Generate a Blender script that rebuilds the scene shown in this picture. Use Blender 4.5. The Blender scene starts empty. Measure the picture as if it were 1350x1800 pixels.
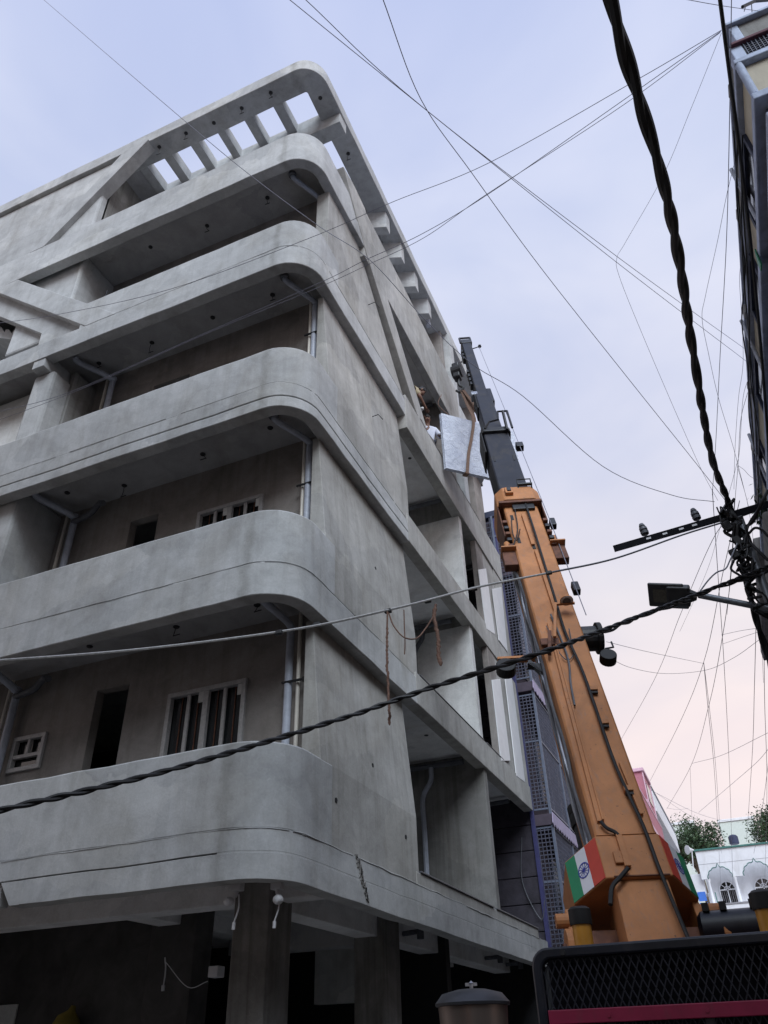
import bpy, bmesh, math, random
from mathutils import Vector, Matrix, noise

scene = bpy.context.scene
col = scene.collection

# ---------------------------------------------------------------- camera
cam_data = bpy.data.cameras.new("camera")
cam = bpy.data.objects.new("camera", cam_data)
col.objects.link(cam)
right = Vector((0.9179, 0.3960, -0.0256)).normalized()
fwd = Vector((-0.3088, 0.7533, 0.5807)).normalized()
up = right.cross(fwd).normalized()
right = fwd.cross(up)
rot = Matrix((right, up, -fwd)).transposed().to_4x4()
cam.matrix_world = Matrix.Translation((0, 0, 1.6)) @ rot
cam_data.sensor_fit = 'AUTO'
cam_data.sensor_width = 36.0
cam_data.lens = 36.0 * 1354.0 / 1800.0
cam_data.clip_start = 0.05
cam_data.clip_end = 2000
scene.camera = cam

# ---------------------------------------------------------------- sky, sun, exposure
SUN_EL, SUN_AZ = math.radians(44), math.radians(149)      # azimuth clockwise from +Y
world = bpy.data.worlds.new("World")
scene.world = world
world.use_nodes = True
wn = world.node_tree.nodes
wl = world.node_tree.links
wn.clear()
w_out = wn.new('ShaderNodeOutputWorld')
w_bg = wn.new('ShaderNodeBackground')
w_bg.inputs['Strength'].default_value = 0.0535
sky_tex = wn.new('ShaderNodeTexSky')
sky_tex.sky_type = 'NISHITA'
sky_tex.sun_disc = False
sky_tex.sun_elevation = SUN_EL
sky_tex.sun_rotation = SUN_AZ
w_tc = wn.new('ShaderNodeTexCoord')
w_sep = wn.new('ShaderNodeSeparateXYZ')
wl.new(w_tc.outputs['Generated'], w_sep.inputs[0])
w_ramp = wn.new('ShaderNodeValToRGB')          # thin evening overcast: rosy low down, bluish overhead
e = w_ramp.color_ramp.elements
e[0].position = 0.0; e[0].color = (8.6, 7.3, 7.1, 1)
e[1].position = 1.0; e[1].color = (4.7, 5.3, 7.7, 1)
for p, c in ((0.30, (8.4, 7.2, 7.1, 1)), (0.45, (7.5, 7.0, 7.3, 1)), (0.6, (6.75, 6.75, 7.75, 1)), (0.8, (5.75, 6.15, 7.8, 1))):
    q = e.new(p); q.color = c
wl.new(w_sep.outputs['Z'], w_ramp.inputs[0])
w_map = wn.new('ShaderNodeMapping'); w_map.inputs['Scale'].default_value = (1.6, 1.6, 3.2)
wl.new(w_tc.outputs['Generated'], w_map.inputs[0])
w_noise = wn.new('ShaderNodeTexNoise')
w_noise.inputs['Scale'].default_value = 1.7
w_noise.inputs['Detail'].default_value = 4.0
w_noise.inputs['Roughness'].default_value = 0.5
w_noise.inputs['Distortion'].default_value = 0.4
wl.new(w_map.outputs[0], w_noise.inputs['Vector'])
w_cr = wn.new('ShaderNodeValToRGB')
w_cr.color_ramp.elements[0].position = 0.33; w_cr.color_ramp.elements[0].color = (0.86, 0.90, 0.97, 1)
w_cr.color_ramp.elements[1].position = 0.68; w_cr.color_ramp.elements[1].color = (1.10, 1.09, 1.06, 1)
wl.new(w_noise.outputs['Fac'], w_cr.inputs[0])
w_mul = wn.new('ShaderNodeMix'); w_mul.data_type = 'RGBA'; w_mul.blend_type = 'MULTIPLY'
w_mul.inputs[0].default_value = 1.0
wl.new(w_ramp.outputs[0], w_mul.inputs[6]); wl.new(w_cr.outputs[0], w_mul.inputs[7])
w_mix = wn.new('ShaderNodeMix'); w_mix.data_type = 'RGBA'
w_mix.inputs[0].default_value = 0.93
wl.new(sky_tex.outputs[0], w_mix.inputs[6]); wl.new(w_mul.outputs[2], w_mix.inputs[7])
wl.new(w_mix.outputs[2], w_bg.inputs['Color'])
wl.new(w_bg.outputs[0], w_out.inputs['Surface'])

sun_data = bpy.data.lights.new("sun", 'SUN')
sun_data.energy = 1.5
sun_data.angle = math.radians(40)
sun_data.color = (0.82, 0.91, 1.0)
sun = bpy.data.objects.new("sun", sun_data)
col.objects.link(sun)
sd = Vector((math.sin(SUN_AZ) * math.cos(SUN_EL), math.cos(SUN_AZ) * math.cos(SUN_EL), math.sin(SUN_EL)))
sun.rotation_euler = sd.to_track_quat('Z', 'Y').to_euler()
sun.location = (0, -20, 40)

vs = scene.view_settings
scene.display_settings.display_device = 'sRGB'
vs.view_transform = 'Standard'
vs.look = 'None'
vs.exposure = 1.16
vs.gamma = 1.0
vs.use_curve_mapping = False

# ---------------------------------------------------------------- materials
MATS = {}

def newmat(name):
    m = bpy.data.materials.new(name)
    m.use_nodes = True
    nt = m.node_tree
    b = nt.nodes['Principled BSDF']
    MATS[name] = m
    return m, nt, b

def ramp(nt, stops):
    r = nt.nodes.new('ShaderNodeValToRGB')
    el = r.color_ramp.elements
    while len(el) < len(stops):
        el.new(0.5)
    for k, (p, c) in zip(el, stops):
        k.position = p
        k.color = (*c, 1) if len(c) == 3 else c
    return r

def noise_node(nt, scale, detail=4, rough=0.55, dist=0.0, stretch=None, obj=False):
    if obj:
        src = nt.nodes.new('ShaderNodeTexCoord').outputs['Object']
    else:
        src = nt.nodes.new('ShaderNodeNewGeometry').outputs['Position']
    if stretch:
        mp = nt.nodes.new('ShaderNodeMapping')
        mp.inputs['Scale'].default_value = stretch
        nt.links.new(src, mp.inputs[0]); src = mp.outputs[0]
    n = nt.nodes.new('ShaderNodeTexNoise')
    n.inputs['Scale'].default_value = scale
    n.inputs['Detail'].default_value = detail
    n.inputs['Roughness'].default_value = rough
    n.inputs['Distortion'].default_value = dist
    nt.links.new(src, n.inputs['Vector'])
    return n

def mixcol(nt, a, b, fac=0.5, mode='MIX'):
    m = nt.nodes.new('ShaderNodeMix'); m.data_type = 'RGBA'; m.blend_type = mode
    for sock, v in ((m.inputs[0], fac), (m.inputs[6], a), (m.inputs[7], b)):
        if hasattr(v, 'is_linked'):
            nt.links.new(v, sock)
        elif isinstance(v, (int, float)):
            sock.default_value = v
        else:
            sock.default_value = (*v, 1)
    return m.outputs[2]

def add_bump(nt, b, n, strength=0.2, dist=0.02):
    k = nt.nodes.new('ShaderNodeBump')
    k.inputs['Strength'].default_value = strength
    k.inputs['Distance'].default_value = dist
    nt.links.new(n.outputs['Fac'], k.inputs['Height'])
    nt.links.new(k.outputs[0], b.inputs['Normal'])

def cement(name, dark, mid, light, streak=0.35, rough=0.9, corner=False, tint=None):
    """trowelled cement plaster: batches with ragged edges, trowel clouds, scratch arcs, damp stains, water streaks"""
    m, nt, b = newmat(name)
    def mth(op, a_, b_=None, c_=None):
        n_ = nt.nodes.new('ShaderNodeMath'); n_.operation = op
        for i_, v_ in enumerate((a_, b_, c_)):
            if v_ is None: continue
            if hasattr(v_, 'is_linked'): nt.links.new(v_, n_.inputs[i_])
            else: n_.inputs[i_].default_value = v_
        return n_.outputs[0]
    big = noise_node(nt, 0.8, 6, 0.62, 0.8)
    r1 = ramp(nt, [(0.30, dark), (0.5, mid), (0.70, light)])
    nt.links.new(big.outputs['Fac'], r1.inputs[0])
    c = r1.outputs[0]
    # plaster batches: cells with ragged borders
    geo = nt.nodes.new('ShaderNodeNewGeometry')
    wv = noise_node(nt, 2.2, 5, 0.6)
    vm = nt.nodes.new('ShaderNodeVectorMath'); vm.operation = 'SCALE'; vm.inputs['Scale'].default_value = 0.55
    nt.links.new(wv.outputs['Color'], vm.inputs[0])
    va = nt.nodes.new('ShaderNodeVectorMath'); va.operation = 'ADD'
    nt.links.new(geo.outputs['Position'], va.inputs[0]); nt.links.new(vm.outputs[0], va.inputs[1])
    mp = nt.nodes.new('ShaderNodeMapping'); mp.inputs['Scale'].default_value = (0.55, 0.55, 1.1)
    nt.links.new(va.outputs[0], mp.inputs[0])
    vo = nt.nodes.new('ShaderNodeTexVoronoi'); vo.inputs['Scale'].default_value = 1.0
    nt.links.new(mp.outputs[0], vo.inputs['Vector'])
    sepc = nt.nodes.new('ShaderNodeSeparateColor'); nt.links.new(vo.outputs['Color'], sepc.inputs[0])
    rb = ramp(nt, [(0.0, (0.88, 0.885, 0.89)), (0.5, (1.0, 1.0, 1.0)), (1.0, (1.08, 1.075, 1.06))])
    nt.links.new(sepc.outputs[0], rb.inputs[0])
    c = mixcol(nt, c, rb.outputs[0], 0.95, 'MULTIPLY')
    # trowel clouds
    trow = noise_node(nt, 2.6, 7, 0.62, 0.9, (1.0, 1.0, 1.2))
    r2 = ramp(nt, [(0.34, (0.89, 0.89, 0.89)), (0.5, (1, 1, 1)), (0.66, (1.08, 1.08, 1.08))])
    nt.links.new(trow.outputs['Fac'], r2.inputs[0])
    c = mixcol(nt, c, r2.outputs[0], 1.0, 'MULTIPLY')
    # pale scratch arcs left by the float, broken up
    arc = noise_node(nt, 1.5, 2, 0.5, 1.8)
    brk = noise_node(nt, 5.0, 4, 0.6)
    band = mth('SUBTRACT', 1.0, mth('MULTIPLY', mth('ABSOLUTE', mth('SUBTRACT', mth('FRACT', mth('MULTIPLY', arc.outputs['Fac'], 9.0)), 0.5)), 22.0))
    band = mth('MULTIPLY', mth('MAXIMUM', band, 0.0), mth('MULTIPLY', mth('MAXIMUM', mth('SUBTRACT', brk.outputs['Fac'], 0.5), 0.0), 4.0))
    c = mixcol(nt, c, light if tint is None else light, mth('MINIMUM', mth('MULTIPLY', band, 0.8), 0.6))
    # brown damp stains
    ds = noise_node(nt, 1.1, 5, 0.65, 0.6, (1.0, 1.0, 0.6))
    rd = ramp(nt, [(0.51, (0, 0, 0)), (0.66, (0.6, 0.6, 0.6))])
    nt.links.new(ds.outputs['Fac'], rd.inputs[0])
    c = mixcol(nt, c, mixcol(nt, c, (0.80, 0.775, 0.735), 1.0, 'MULTIPLY'), rd.outputs[0])
    # vertical water streaks
    st = noise_node(nt, 3.0, 5, 0.62, 0.3, (2.4, 2.4, 0.14))
    r3 = ramp(nt, [(0.38, (0.62, 0.61, 0.585)), (0.52, (1, 1, 1)), (0.70, (1.06, 1.06, 1.07))])
    nt.links.new(st.outputs['Fac'], r3.inputs[0])
    c = mixcol(nt, c, mixcol(nt, c, r3.outputs[0], 1.0, 'MULTIPLY'), streak)
    fine = noise_node(nt, 42, 5, 0.7)
    r4 = ramp(nt, [(0.3, (0.90, 0.90, 0.90)), (0.7, (1.06, 1.06, 1.06))])
    nt.links.new(fine.outputs['Fac'], r4.inputs[0])
    c = mixcol(nt, c, r4.outputs[0], 0.9, 'MULTIPLY')
    if corner:
        # damp plaster joint where the straight bands meet the rounded corner, ragged edged
        sp = nt.nodes.new('ShaderNodeSeparateXYZ')
        nt.links.new(geo.outputs['Position'], sp.inputs[0])
        wob = noise_node(nt, 2.4, 5, 0.65, 0.5)
        xx = mth('ADD', sp.outputs['X'], mth('MULTIPLY', mth('SUBTRACT', wob.outputs['Fac'], 0.5), 0.35))
        d_ = mth('ABSOLUTE', mth('ADD', xx, 4.58))
        strip = ramp(nt, [(0.02, (0.76, 0.755, 0.735)), (0.10, (1, 1, 1))])
        nt.links.new(d_, strip.inputs[0])
        c = mixcol(nt, c, strip.outputs[0], 0.8, 'MULTIPLY')
    nt.links.new(c, b.inputs['Base Color'])
    b.inputs['Roughness'].default_value = rough
    b.inputs['Specular IOR Level'].default_value = 0.25
    lump = noise_node(nt, 6.0, 7, 0.62, 0.6)
    add_bump(nt, b, lump, 0.28, 0.02)
    return m

def paint(name, c, rough=0.5, metal=0.0, var=0.12, scale=6.0, dirt=None, bump=0.0, spec=0.4, stretch=None, scratch=None):
    m, nt, b = newmat(name)
    n = noise_node(nt, scale, 5, 0.6, 0.5, stretch)
    lo = tuple(k * (1 - var) for k in c); hi = tuple(min(1, k * (1 + var)) for k in c)
    r = ramp(nt, [(0.3, lo), (0.7, hi)])
    nt.links.new(n.outputs['Fac'], r.inputs[0])
    out = r.outputs[0]
    if dirt:
        d = noise_node(nt, scale * 0.6, 7, 0.7, 1.0, (1.4, 1.4, 0.45))
        rd = ramp(nt, [(0.50, (0, 0, 0)), (0.72, (1, 1, 1))])
        nt.links.new(d.outputs['Fac'], rd.inputs[0])
        mm = nt.nodes.new('ShaderNodeMath'); mm.operation = 'MULTIPLY'; mm.inputs[1].default_value = 0.6
        nt.links.new(rd.outputs[0], mm.inputs[0])
        out = mixcol(nt, out, dirt, mm.outputs[0])
    if scratch:
        # chips, rub marks and grease runs down the length of the part
        s1 = noise_node(nt, 9.0, 6, 0.75, 0.4, (2.2, 2.2, 0.35))
        rs_ = ramp(nt, [(0.54, (0, 0, 0)), (0.68, (0.7, 0.7, 0.7))])
        nt.links.new(s1.outputs['Fac'], rs_.inputs[0])
        out = mixcol(nt, out, scratch, rs_.outputs[0])
        s2 = noise_node(nt, 26.0, 4, 0.7, 0.0)
        rs2 = ramp(nt, [(0.66, (0, 0, 0)), (0.70, (0.8, 0.8, 0.8))])
        nt.links.new(s2.outputs['Fac'], rs2.inputs[0])
        out = mixcol(nt, out, (0.10, 0.055, 0.035), rs2.outputs[0])
    nt.links.new(out, b.inputs['Base Color'])
    b.inputs['Roughness'].default_value = rough
    b.inputs['Metallic'].default_value = metal
    b.inputs['Specular IOR Level'].default_value = spec
    if bump:
        add_bump(nt, b, noise_node(nt, scale * 5, 5, 0.6), bump, 0.01)
    return m

cement('concrete', (0.365, 0.370, 0.370), (0.44, 0.447, 0.448), (0.51, 0.519, 0.522), 0.2, corner=True)
cement('concrete_wall', (0.315, 0.308, 0.29), (0.39, 0.383, 0.364), (0.465, 0.458, 0.44), 0.32)
cement('concrete_rough', (0.19, 0.185, 0.175), (0.25, 0.245, 0.235), (0.31, 0.305, 0.295), 0.6)
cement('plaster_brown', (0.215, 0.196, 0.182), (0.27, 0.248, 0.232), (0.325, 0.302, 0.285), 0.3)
cement('plaster_pale', (0.58, 0.58, 0.565), (0.67, 0.67, 0.655), (0.74, 0.74, 0.725), 0.2)
cement('ceiling', (0.33, 0.33, 0.335), (0.37, 0.37, 0.375), (0.42, 0.42, 0.425), 0.0)
cement('ceiling_lightened', (0.66, 0.66, 0.67), (0.70, 0.70, 0.71), (0.74, 0.74, 0.75), 0.0)  # ceiling colour lightened to stand in for bounced light
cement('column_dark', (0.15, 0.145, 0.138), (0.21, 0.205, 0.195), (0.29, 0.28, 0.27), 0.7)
paint('marble', (0.74, 0.75, 0.76), 0.35, var=0.06, scale=3)
paint('pvc_grey', (0.42, 0.45, 0.52), 0.45, var=0.15, scale=9)
paint('pvc_cream', (0.66, 0.62, 0.55), 0.45, var=0.1, scale=9)
paint('pvc_dark', (0.10, 0.105, 0.12), 0.5, var=0.2, scale=9)
paint('upvc', (0.40, 0.39, 0.385), 0.5, var=0.18, scale=24)
paint('black_metal', (0.016, 0.017, 0.020), 0.45, var=0.35, scale=12, dirt=(0.06, 0.055, 0.05))
paint('black_rubber', (0.012, 0.012, 0.013), 0.6, var=0.2)
paint('guard_paint', (0.008, 0.010, 0.017), 0.4, var=0.3, scale=10, dirt=(0.03, 0.03, 0.036))
paint('iron_dark', (0.007, 0.007, 0.010), 0.85, spec=0.1, var=0.3, scale=12)
paint('guard_mesh', (0.014, 0.016, 0.026), 0.5, var=0.3, scale=12)
paint('cable_black', (0.012, 0.012, 0.014), 0.55, var=0.3, scale=30)
paint('cable_white', (0.36, 0.355, 0.35), 0.6, var=0.25, scale=30)
paint('wire_grey', (0.21, 0.21, 0.26), 0.6, var=0.2)
paint('rope_brown', (0.17, 0.10, 0.075), 0.9, var=0.3, scale=40)
paint('strap', (0.20, 0.13, 0.095), 0.9, var=0.25, scale=30, dirt=(0.12, 0.09, 0.07))
paint('orange', (0.44, 0.185, 0.07), 0.65, var=0.2, scale=2.5, dirt=(0.29, 0.125, 0.05), scratch=(0.30, 0.17, 0.11))
paint('orange_post', (0.50, 0.23, 0.03), 0.45, var=0.15, scale=8, dirt=(0.25, 0.12, 0.03))
paint('rust', (0.13, 0.055, 0.035), 0.75, var=0.35, scale=9, dirt=(0.20, 0.08, 0.03))
paint('boom_grey', (0.022, 0.024, 0.033), 0.5, spec=0.2, var=0.18, scale=3, dirt=(0.07, 0.06, 0.048))
paint('chrome', (0.62, 0.64, 0.68), 0.22, 1.0, var=0.1, scale=6)
paint('steel', (0.34, 0.35, 0.38), 0.4, 0.8, var=0.2, scale=10)
paint('flag_red', (0.50, 0.055, 0.035), 0.45, var=0.07)
paint('flag_white', (0.66, 0.67, 0.72), 0.45, var=0.05)
paint('flag_green', (0.018, 0.22, 0.10), 0.45, var=0.07)
paint('flag_blue', (0.03, 0.045, 0.30), 0.5, var=0.05)
paint('magenta', (0.24, 0.012, 0.05), 0.5, var=0.15, scale=9, dirt=(0.16, 0.03, 0.05))
paint('lamp_grey', (0.06, 0.063, 0.07), 0.5, var=0.15)
paint('lamp_lens', (0.16, 0.155, 0.13), 0.2, var=0.25, scale=40)
paint('galvanised', (0.21, 0.23, 0.26), 0.45, 0.5, var=0.2, scale=7)
paint('purple_stone', (0.040, 0.035, 0.047), 0.7, var=0.35, scale=5, bump=0.5)
paint('purple_paint', (0.075, 0.058, 0.08), 0.7, var=0.15)
paint('lilac', (0.42, 0.36, 0.50), 0.7, var=0.12, scale=4)
paint('blue_steel', (0.13, 0.15, 0.205), 0.45, var=0.15, scale=9)
paint('mesh_steel', (0.085, 0.088, 0.125), 0.5, var=0.2)
paint('violet_blue', (0.045, 0.045, 0.13), 0.5, var=0.15)
paint('pink_wall', (0.40, 0.16, 0.20), 0.8, var=0.1)
paint('pink_trim', (0.62, 0.42, 0.50), 0.8, var=0.1)
paint('maroon', (0.10, 0.035, 0.05), 0.8, var=0.15)
paint('white_wall', (0.70, 0.71, 0.74), 0.8, var=0.06, scale=2, dirt=(0.5, 0.5, 0.5))
paint('cream_wall', (0.52, 0.47, 0.37), 0.85, var=0.1, scale=3, dirt=(0.34, 0.3, 0.25))
paint('teal', (0.05, 0.16, 0.14), 0.6, var=0.15)
paint('blue_tarp', (0.05, 0.16, 0.55), 0.6, var=0.1)
paint('pale_green', (0.56, 0.62, 0.58), 0.85, var=0.05)
paint('trim_blue', (0.40, 0.46, 0.60), 0.7, var=0.2, scale=5, dirt=(0.16, 0.18, 0.24))
paint('navy', (0.030, 0.037, 0.075), 0.6, var=0.3, scale=6)
paint('dark_glass', (0.012, 0.013, 0.015), 0.08, var=0.1, spec=0.5)
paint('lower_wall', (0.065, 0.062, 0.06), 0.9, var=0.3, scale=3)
paint('dark_room', (0.018, 0.018, 0.02), 0.9, var=0.2)  # shade of unlit interiors put into a near-black colour
paint('bark', (0.12, 0.09, 0.065), 0.9, var=0.25, scale=12)
paint('asphalt', (0.10, 0.095, 0.088), 0.9, var=0.25, scale=8, bump=0.4)
paint('earth', (0.22, 0.185, 0.15), 0.95, var=0.25, scale=2, bump=0.3)
paint('skin', (0.17, 0.085, 0.055), 0.6, var=0.1)
paint('hair', (0.010, 0.009, 0.009), 0.6, var=0.2)
paint('shirt_white', (0.66, 0.68, 0.78), 0.85, var=0.06, scale=20)
paint('shirt_ochre', (0.34, 0.28, 0.18), 0.85, var=0.12, scale=20)
paint('trousers', (0.05, 0.055, 0.075), 0.85, var=0.15, scale=20)
paint('cloth_white', (0.62, 0.62, 0.62), 0.9, var=0.12, scale=30)
paint('yellow_bag', (0.20, 0.155, 0.025), 0.8, var=0.15, scale=12)
paint('paper', (0.55, 0.55, 0.53), 0.85, var=0.1, scale=18)
paint('white_plastic', (0.60, 0.60, 0.62), 0.4, var=0.05)
paint('brown_tin', (0.16, 0.13, 0.115), 0.42, 0.55, var=0.3, scale=5, dirt=(0.20, 0.10, 0.065), stretch=(1, 1, 0.25))
paint('lid_dark', (0.045, 0.047, 0.055), 0.45, 0.3, var=0.25, scale=10)

# foliage, varied per leaf position
m, nt, b = newmat('leaves')
nn = noise_node(nt, 1.6, 3, 0.6)
rr = ramp(nt, [(0.3, (0.015, 0.034, 0.014)), (0.55, (0.034, 0.07, 0.025)), (0.75, (0.07, 0.105, 0.042))])
nt.links.new(nn.outputs['Fac'], rr.inputs[0]); nt.links.new(rr.outputs[0], b.inputs['Base Color'])
b.inputs['Roughness'].default_value = 0.55

# stone slab wrapped in crinkled plastic film
m, nt, b = newmat('wrapped_slab')
n1 = noise_node(nt, 2.2, 5, 0.6, 1.2, obj=True)
rr = ramp(nt, [(0.3, (0.46, 0.50, 0.60)), (0.55, (0.58, 0.62, 0.71)), (0.75, (0.66, 0.70, 0.78))])
nt.links.new(n1.outputs['Fac'], rr.inputs[0])
n2 = noise_node(nt, 5.0, 8, 0.7, 2.5, obj=True)
rs = ramp(nt, [(0.60, (0, 0, 0)), (0.66, (0.5, 0.5, 0.5)), (0.72, (0, 0, 0))])  # pale streaks paint the film's highlights into the base colour
nt.links.new(n2.outputs['Fac'], rs.inputs[0])
nt.links.new(mixcol(nt, rr.outputs[0], (0.88, 0.90, 0.94), rs.outputs[0]), b.inputs['Base Color'])
b.inputs['Roughness'].default_value = 0.25
add_bump(nt, b, n2, 1.0, 0.05)

# crinkled silver sheet
m, nt, b = newmat('foil')
n1 = noise_node(nt, 6, 8, 0.7, 2.0)
rr = ramp(nt, [(0.35, (0.16, 0.17, 0.25)), (0.55, (0.42, 0.43, 0.52)), (0.7, (0.75, 0.75, 0.80))])
nt.links.new(n1.outputs['Fac'], rr.inputs[0]); nt.links.new(rr.outputs[0], b.inputs['Base Color'])
b.inputs['Roughness'].default_value = 0.3
add_bump(nt, b, n1, 0.8, 0.05)

# window glass
m, nt, b = newmat('glass')
b.inputs['Base Color'].default_value = (0.05, 0.055, 0.06, 1)
b.inputs['Roughness'].default_value = 0.05
b.inputs['Transmission Weight'].default_value = 0.6
n1 = noise_node(nt, 4, 3)
rr = ramp(nt, [(0.3, (0.03, 0.03, 0.03)), (0.8, (0.10, 0.10, 0.10))])
nt.links.new(n1.outputs['Fac'], rr.inputs[0]); nt.links.new(rr.outputs[0], b.inputs['Roughness'])

# ---------------------------------------------------------------- mesh helpers
class MB:
    def __init__(self):
        self.v = []; self.f = []
    def add(self, vs_, fs_):
        o = len(self.v)
        self.v += [tuple(k) for k in vs_]
        self.f += [tuple(i + o for i in q) for q in fs_]
        return self
    def box(self, x0, x1, y0, y1, z0, z1):
        x0, x1 = min(x0, x1), max(x0, x1); y0, y1 = min(y0, y1), max(y0, y1); z0, z1 = min(z0, z1), max(z0, z1)
        return self.add([(x0, y0, z0), (x1, y0, z0), (x1, y1, z0), (x0, y1, z0), (x0, y0, z1), (x1, y0, z1), (x1, y1, z1), (x0, y1, z1)],
                        [(3, 2, 1, 0), (4, 5, 6, 7), (0, 1, 5, 4), (1, 2, 6, 5), (2, 3, 7, 6), (3, 0, 4, 7)])
    def obox(self, c, ax, ay, az, hx, hy, hz):
        c = Vector(c); ax, ay, az = Vector(ax) * hx, Vector(ay) * hy, Vector(az) * hz
        P = [c + sx * ax + sy * ay + sz * az for sz in (-1, 1) for sx, sy in ((-1, -1), (1, -1), (1, 1), (-1, 1))]
        return self.add(P, [(3, 2, 1, 0), (4, 5, 6, 7), (0, 1, 5, 4), (1, 2, 6, 5), (2, 3, 7, 6), (3, 0, 4, 7)])
    def prism(self, poly, axis, a, b):
        n = len(poly)
        mk = {'x': lambda p, t: (t, p[0], p[1]), 'y': lambda p, t: (p[0], t, p[1]), 'z': lambda p, t: (p[0], p[1], t)}[axis]
        V = [mk(p, a) for p in poly] + [mk(p, b) for p in poly]
        F = [tuple(range(n - 1, -1, -1)), tuple(range(n, 2 * n))] + [(i, (i + 1) % n, (i + 1) % n + n, i + n) for i in range(n)]
        return self.add(V, F)
    def loft(self, rings, close=True):
        n = len(rings[0]); V = [p for r in rings for p in r]; F = []
        for k in range(len(rings) - 1):
            for i in range(n):
                j = (i + 1) % n
                F.append((k * n + i, k * n + j, (k + 1) * n + j, (k + 1) * n + i))
        if close:
            F.append(tuple(range(n - 1, -1, -1)))
            F.append(tuple(range((len(rings) - 1) * n, len(rings) * n)))
        return self.add(V, F)
    def tube(self, pts, r, n=8, r1=None):
        pts = [Vector(p) for p in pts]
        rings = []; prev = None
        for i, p in enumerate(pts):
            t = (pts[min(i + 1, len(pts) - 1)] - pts[max(i - 1, 0)])
            if t.length < 1e-9: t = Vector((0, 0, 1))
            t.normalize()
            if prev is None:
                a = Vector((0, 0, 1)) if abs(t.z) < 0.9 else Vector((1, 0, 0))
                x = t.cross(a).normalized()
            else:
                x = (prev - t * prev.dot(t)).normalized()
            prev = x; y = t.cross(x)
            rr_ = r if r1 is None else r + (r1 - r) * i / max(1, len(pts) - 1)
            rings.append([p + (x * math.cos(2 * math.pi * k / n) + y * math.sin(2 * math.pi * k / n)) * rr_ for k in range(n)])
        return self.loft(rings)
    def cyl(self, a, b, r, n=16, r1=None):
        return self.tube([a, b], r, n, r1)
    def lathe(self, c, axis, prof, n=20):
        c = Vector(c); axis = Vector(axis).normalized()
        a = Vector((0, 0, 1)) if abs(axis.z) < 0.9 else Vector((1, 0, 0))
        x = axis.cross(a).normalized(); y = axis.cross(x)
        rings = [[c + axis * h + (x * math.cos(2 * math.pi * k / n) + y * math.sin(2 * math.pi * k / n)) * max(r, 1e-4) for k in range(n)] for r, h in prof]
        return self.loft(rings)
    def ribbon(self, outer, inner, z0, z1):
        """open wall following a plan path, its edges slightly uneven as cast by hand"""
        n = len(outer)
        def wb(p, z, k=0.013):
            q = Vector((p[0] * 1.3, p[1] * 1.3, z * 2.0))
            return (p[0] + noise.noise(q) * k, p[1] + noise.noise(q + Vector((7, 3, 1))) * k, z + noise.noise(q * 1.7 + Vector((2, 9, 4))) * k)
        V = [wb(p, z0) for p in outer] + [wb(p, z0) for p in inner] + [wb(p, z1) for p in outer] + [wb(p, z1) for p in inner]
        F = []
        for i in range(n - 1):
            F += [(i, i + 1, 2 * n + i + 1, 2 * n + i), (n + i + 1, n + i, 3 * n + i, 3 * n + i + 1),
                  (i + 1, i, n + i, n + i + 1), (2 * n + i, 2 * n + i + 1, 3 * n + i + 1, 3 * n + i)]
        F += [(0, 2 * n, 3 * n, n), (n - 1, 2 * n - 1, 4 * n - 1, 3 * n - 1)]
        return self.add(V, F)
    def build(self, name, mat, parent=None, bevel=0.0, smooth=False, auto=None):
        me = bpy.data.meshes.new(name)
        me.from_pydata(self.v, [], self.f)
        bm = bmesh.new(); bm.from_mesh(me)
        bmesh.ops.recalc_face_normals(bm, faces=bm.faces)
        bm.to_mesh(me); bm.free()
        me.materials.append(MATS[mat])
        o = bpy.data.objects.new(name, me)
        col.objects.link(o)
        if smooth or auto:
            for p in me.polygons: p.use_smooth = True
            if auto is not None or True:
                try:
                    me.set_sharp_from_angle(angle=math.radians(auto or 40))
                except Exception:
                    pass
        if bevel:
            bv = o.modifiers.new('edge', 'BEVEL')
            bv.width = bevel; bv.segments = 2; bv.limit_method = 'ANGLE'; bv.angle_limit = math.radians(38)
        if parent is not None:
            o.parent = parent
            o.matrix_parent_inverse = INV[parent.name]
        return o

INV = {}
def remember(o, mw=None):
    INV[o.name] = (mw if mw is not None else Matrix.Identity(4)).inverted()

def thing(name, label, cat, loc=(0, 0, 0), group=None):
    o = bpy.data.objects.new(name, None)
    o.empty_display_size = 0.3
    col.objects.link(o)
    o.location = loc
    o['label'] = label; o['category'] = cat
    if group: o['group'] = group
    remember(o, Matrix.Translation(loc))
    return o

def tag(o, label, cat, group=None, kind=None):
    o['label'] = label; o['category'] = cat
    if group: o['group'] = group
    if kind: o['kind'] = kind
    remember(o)
    return o

def part(mb, name, mat, parent, bevel=0.0, smooth=False, label=None, kind=None, auto=None):
    o = mb.build(name, mat, parent, bevel, smooth, auto)
    if label: o['label'] = label
    if kind: o['kind'] = kind
    remember(o)
    return o

def struct(mb, name, mat):
    o = mb.build(name, mat); o['kind'] = 'structure'
    return o

def catmull(pts, k=8):
    pts = [Vector(p) for p in pts]
    if len(pts) == 2:
        return [pts[0].lerp(pts[1], i / k) for i in range(k + 1)]
    P = [pts[0] * 2 - pts[1]] + pts + [pts[-1] * 2 - pts[-2]]
    out = []
    for i in range(1, len(P) - 2):
        a, b_, c, d = P[i - 1], P[i], P[i + 1], P[i + 2]
        for j in range(k):
            t = j / k
            out.append(0.5 * ((2 * b_) + (c - a) * t + (2 * a - 5 * b_ + 4 * c - d) * t * t + (3 * b_ - a - 3 * c + d) * t ** 3))
    out.append(pts[-1])
    return out

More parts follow.
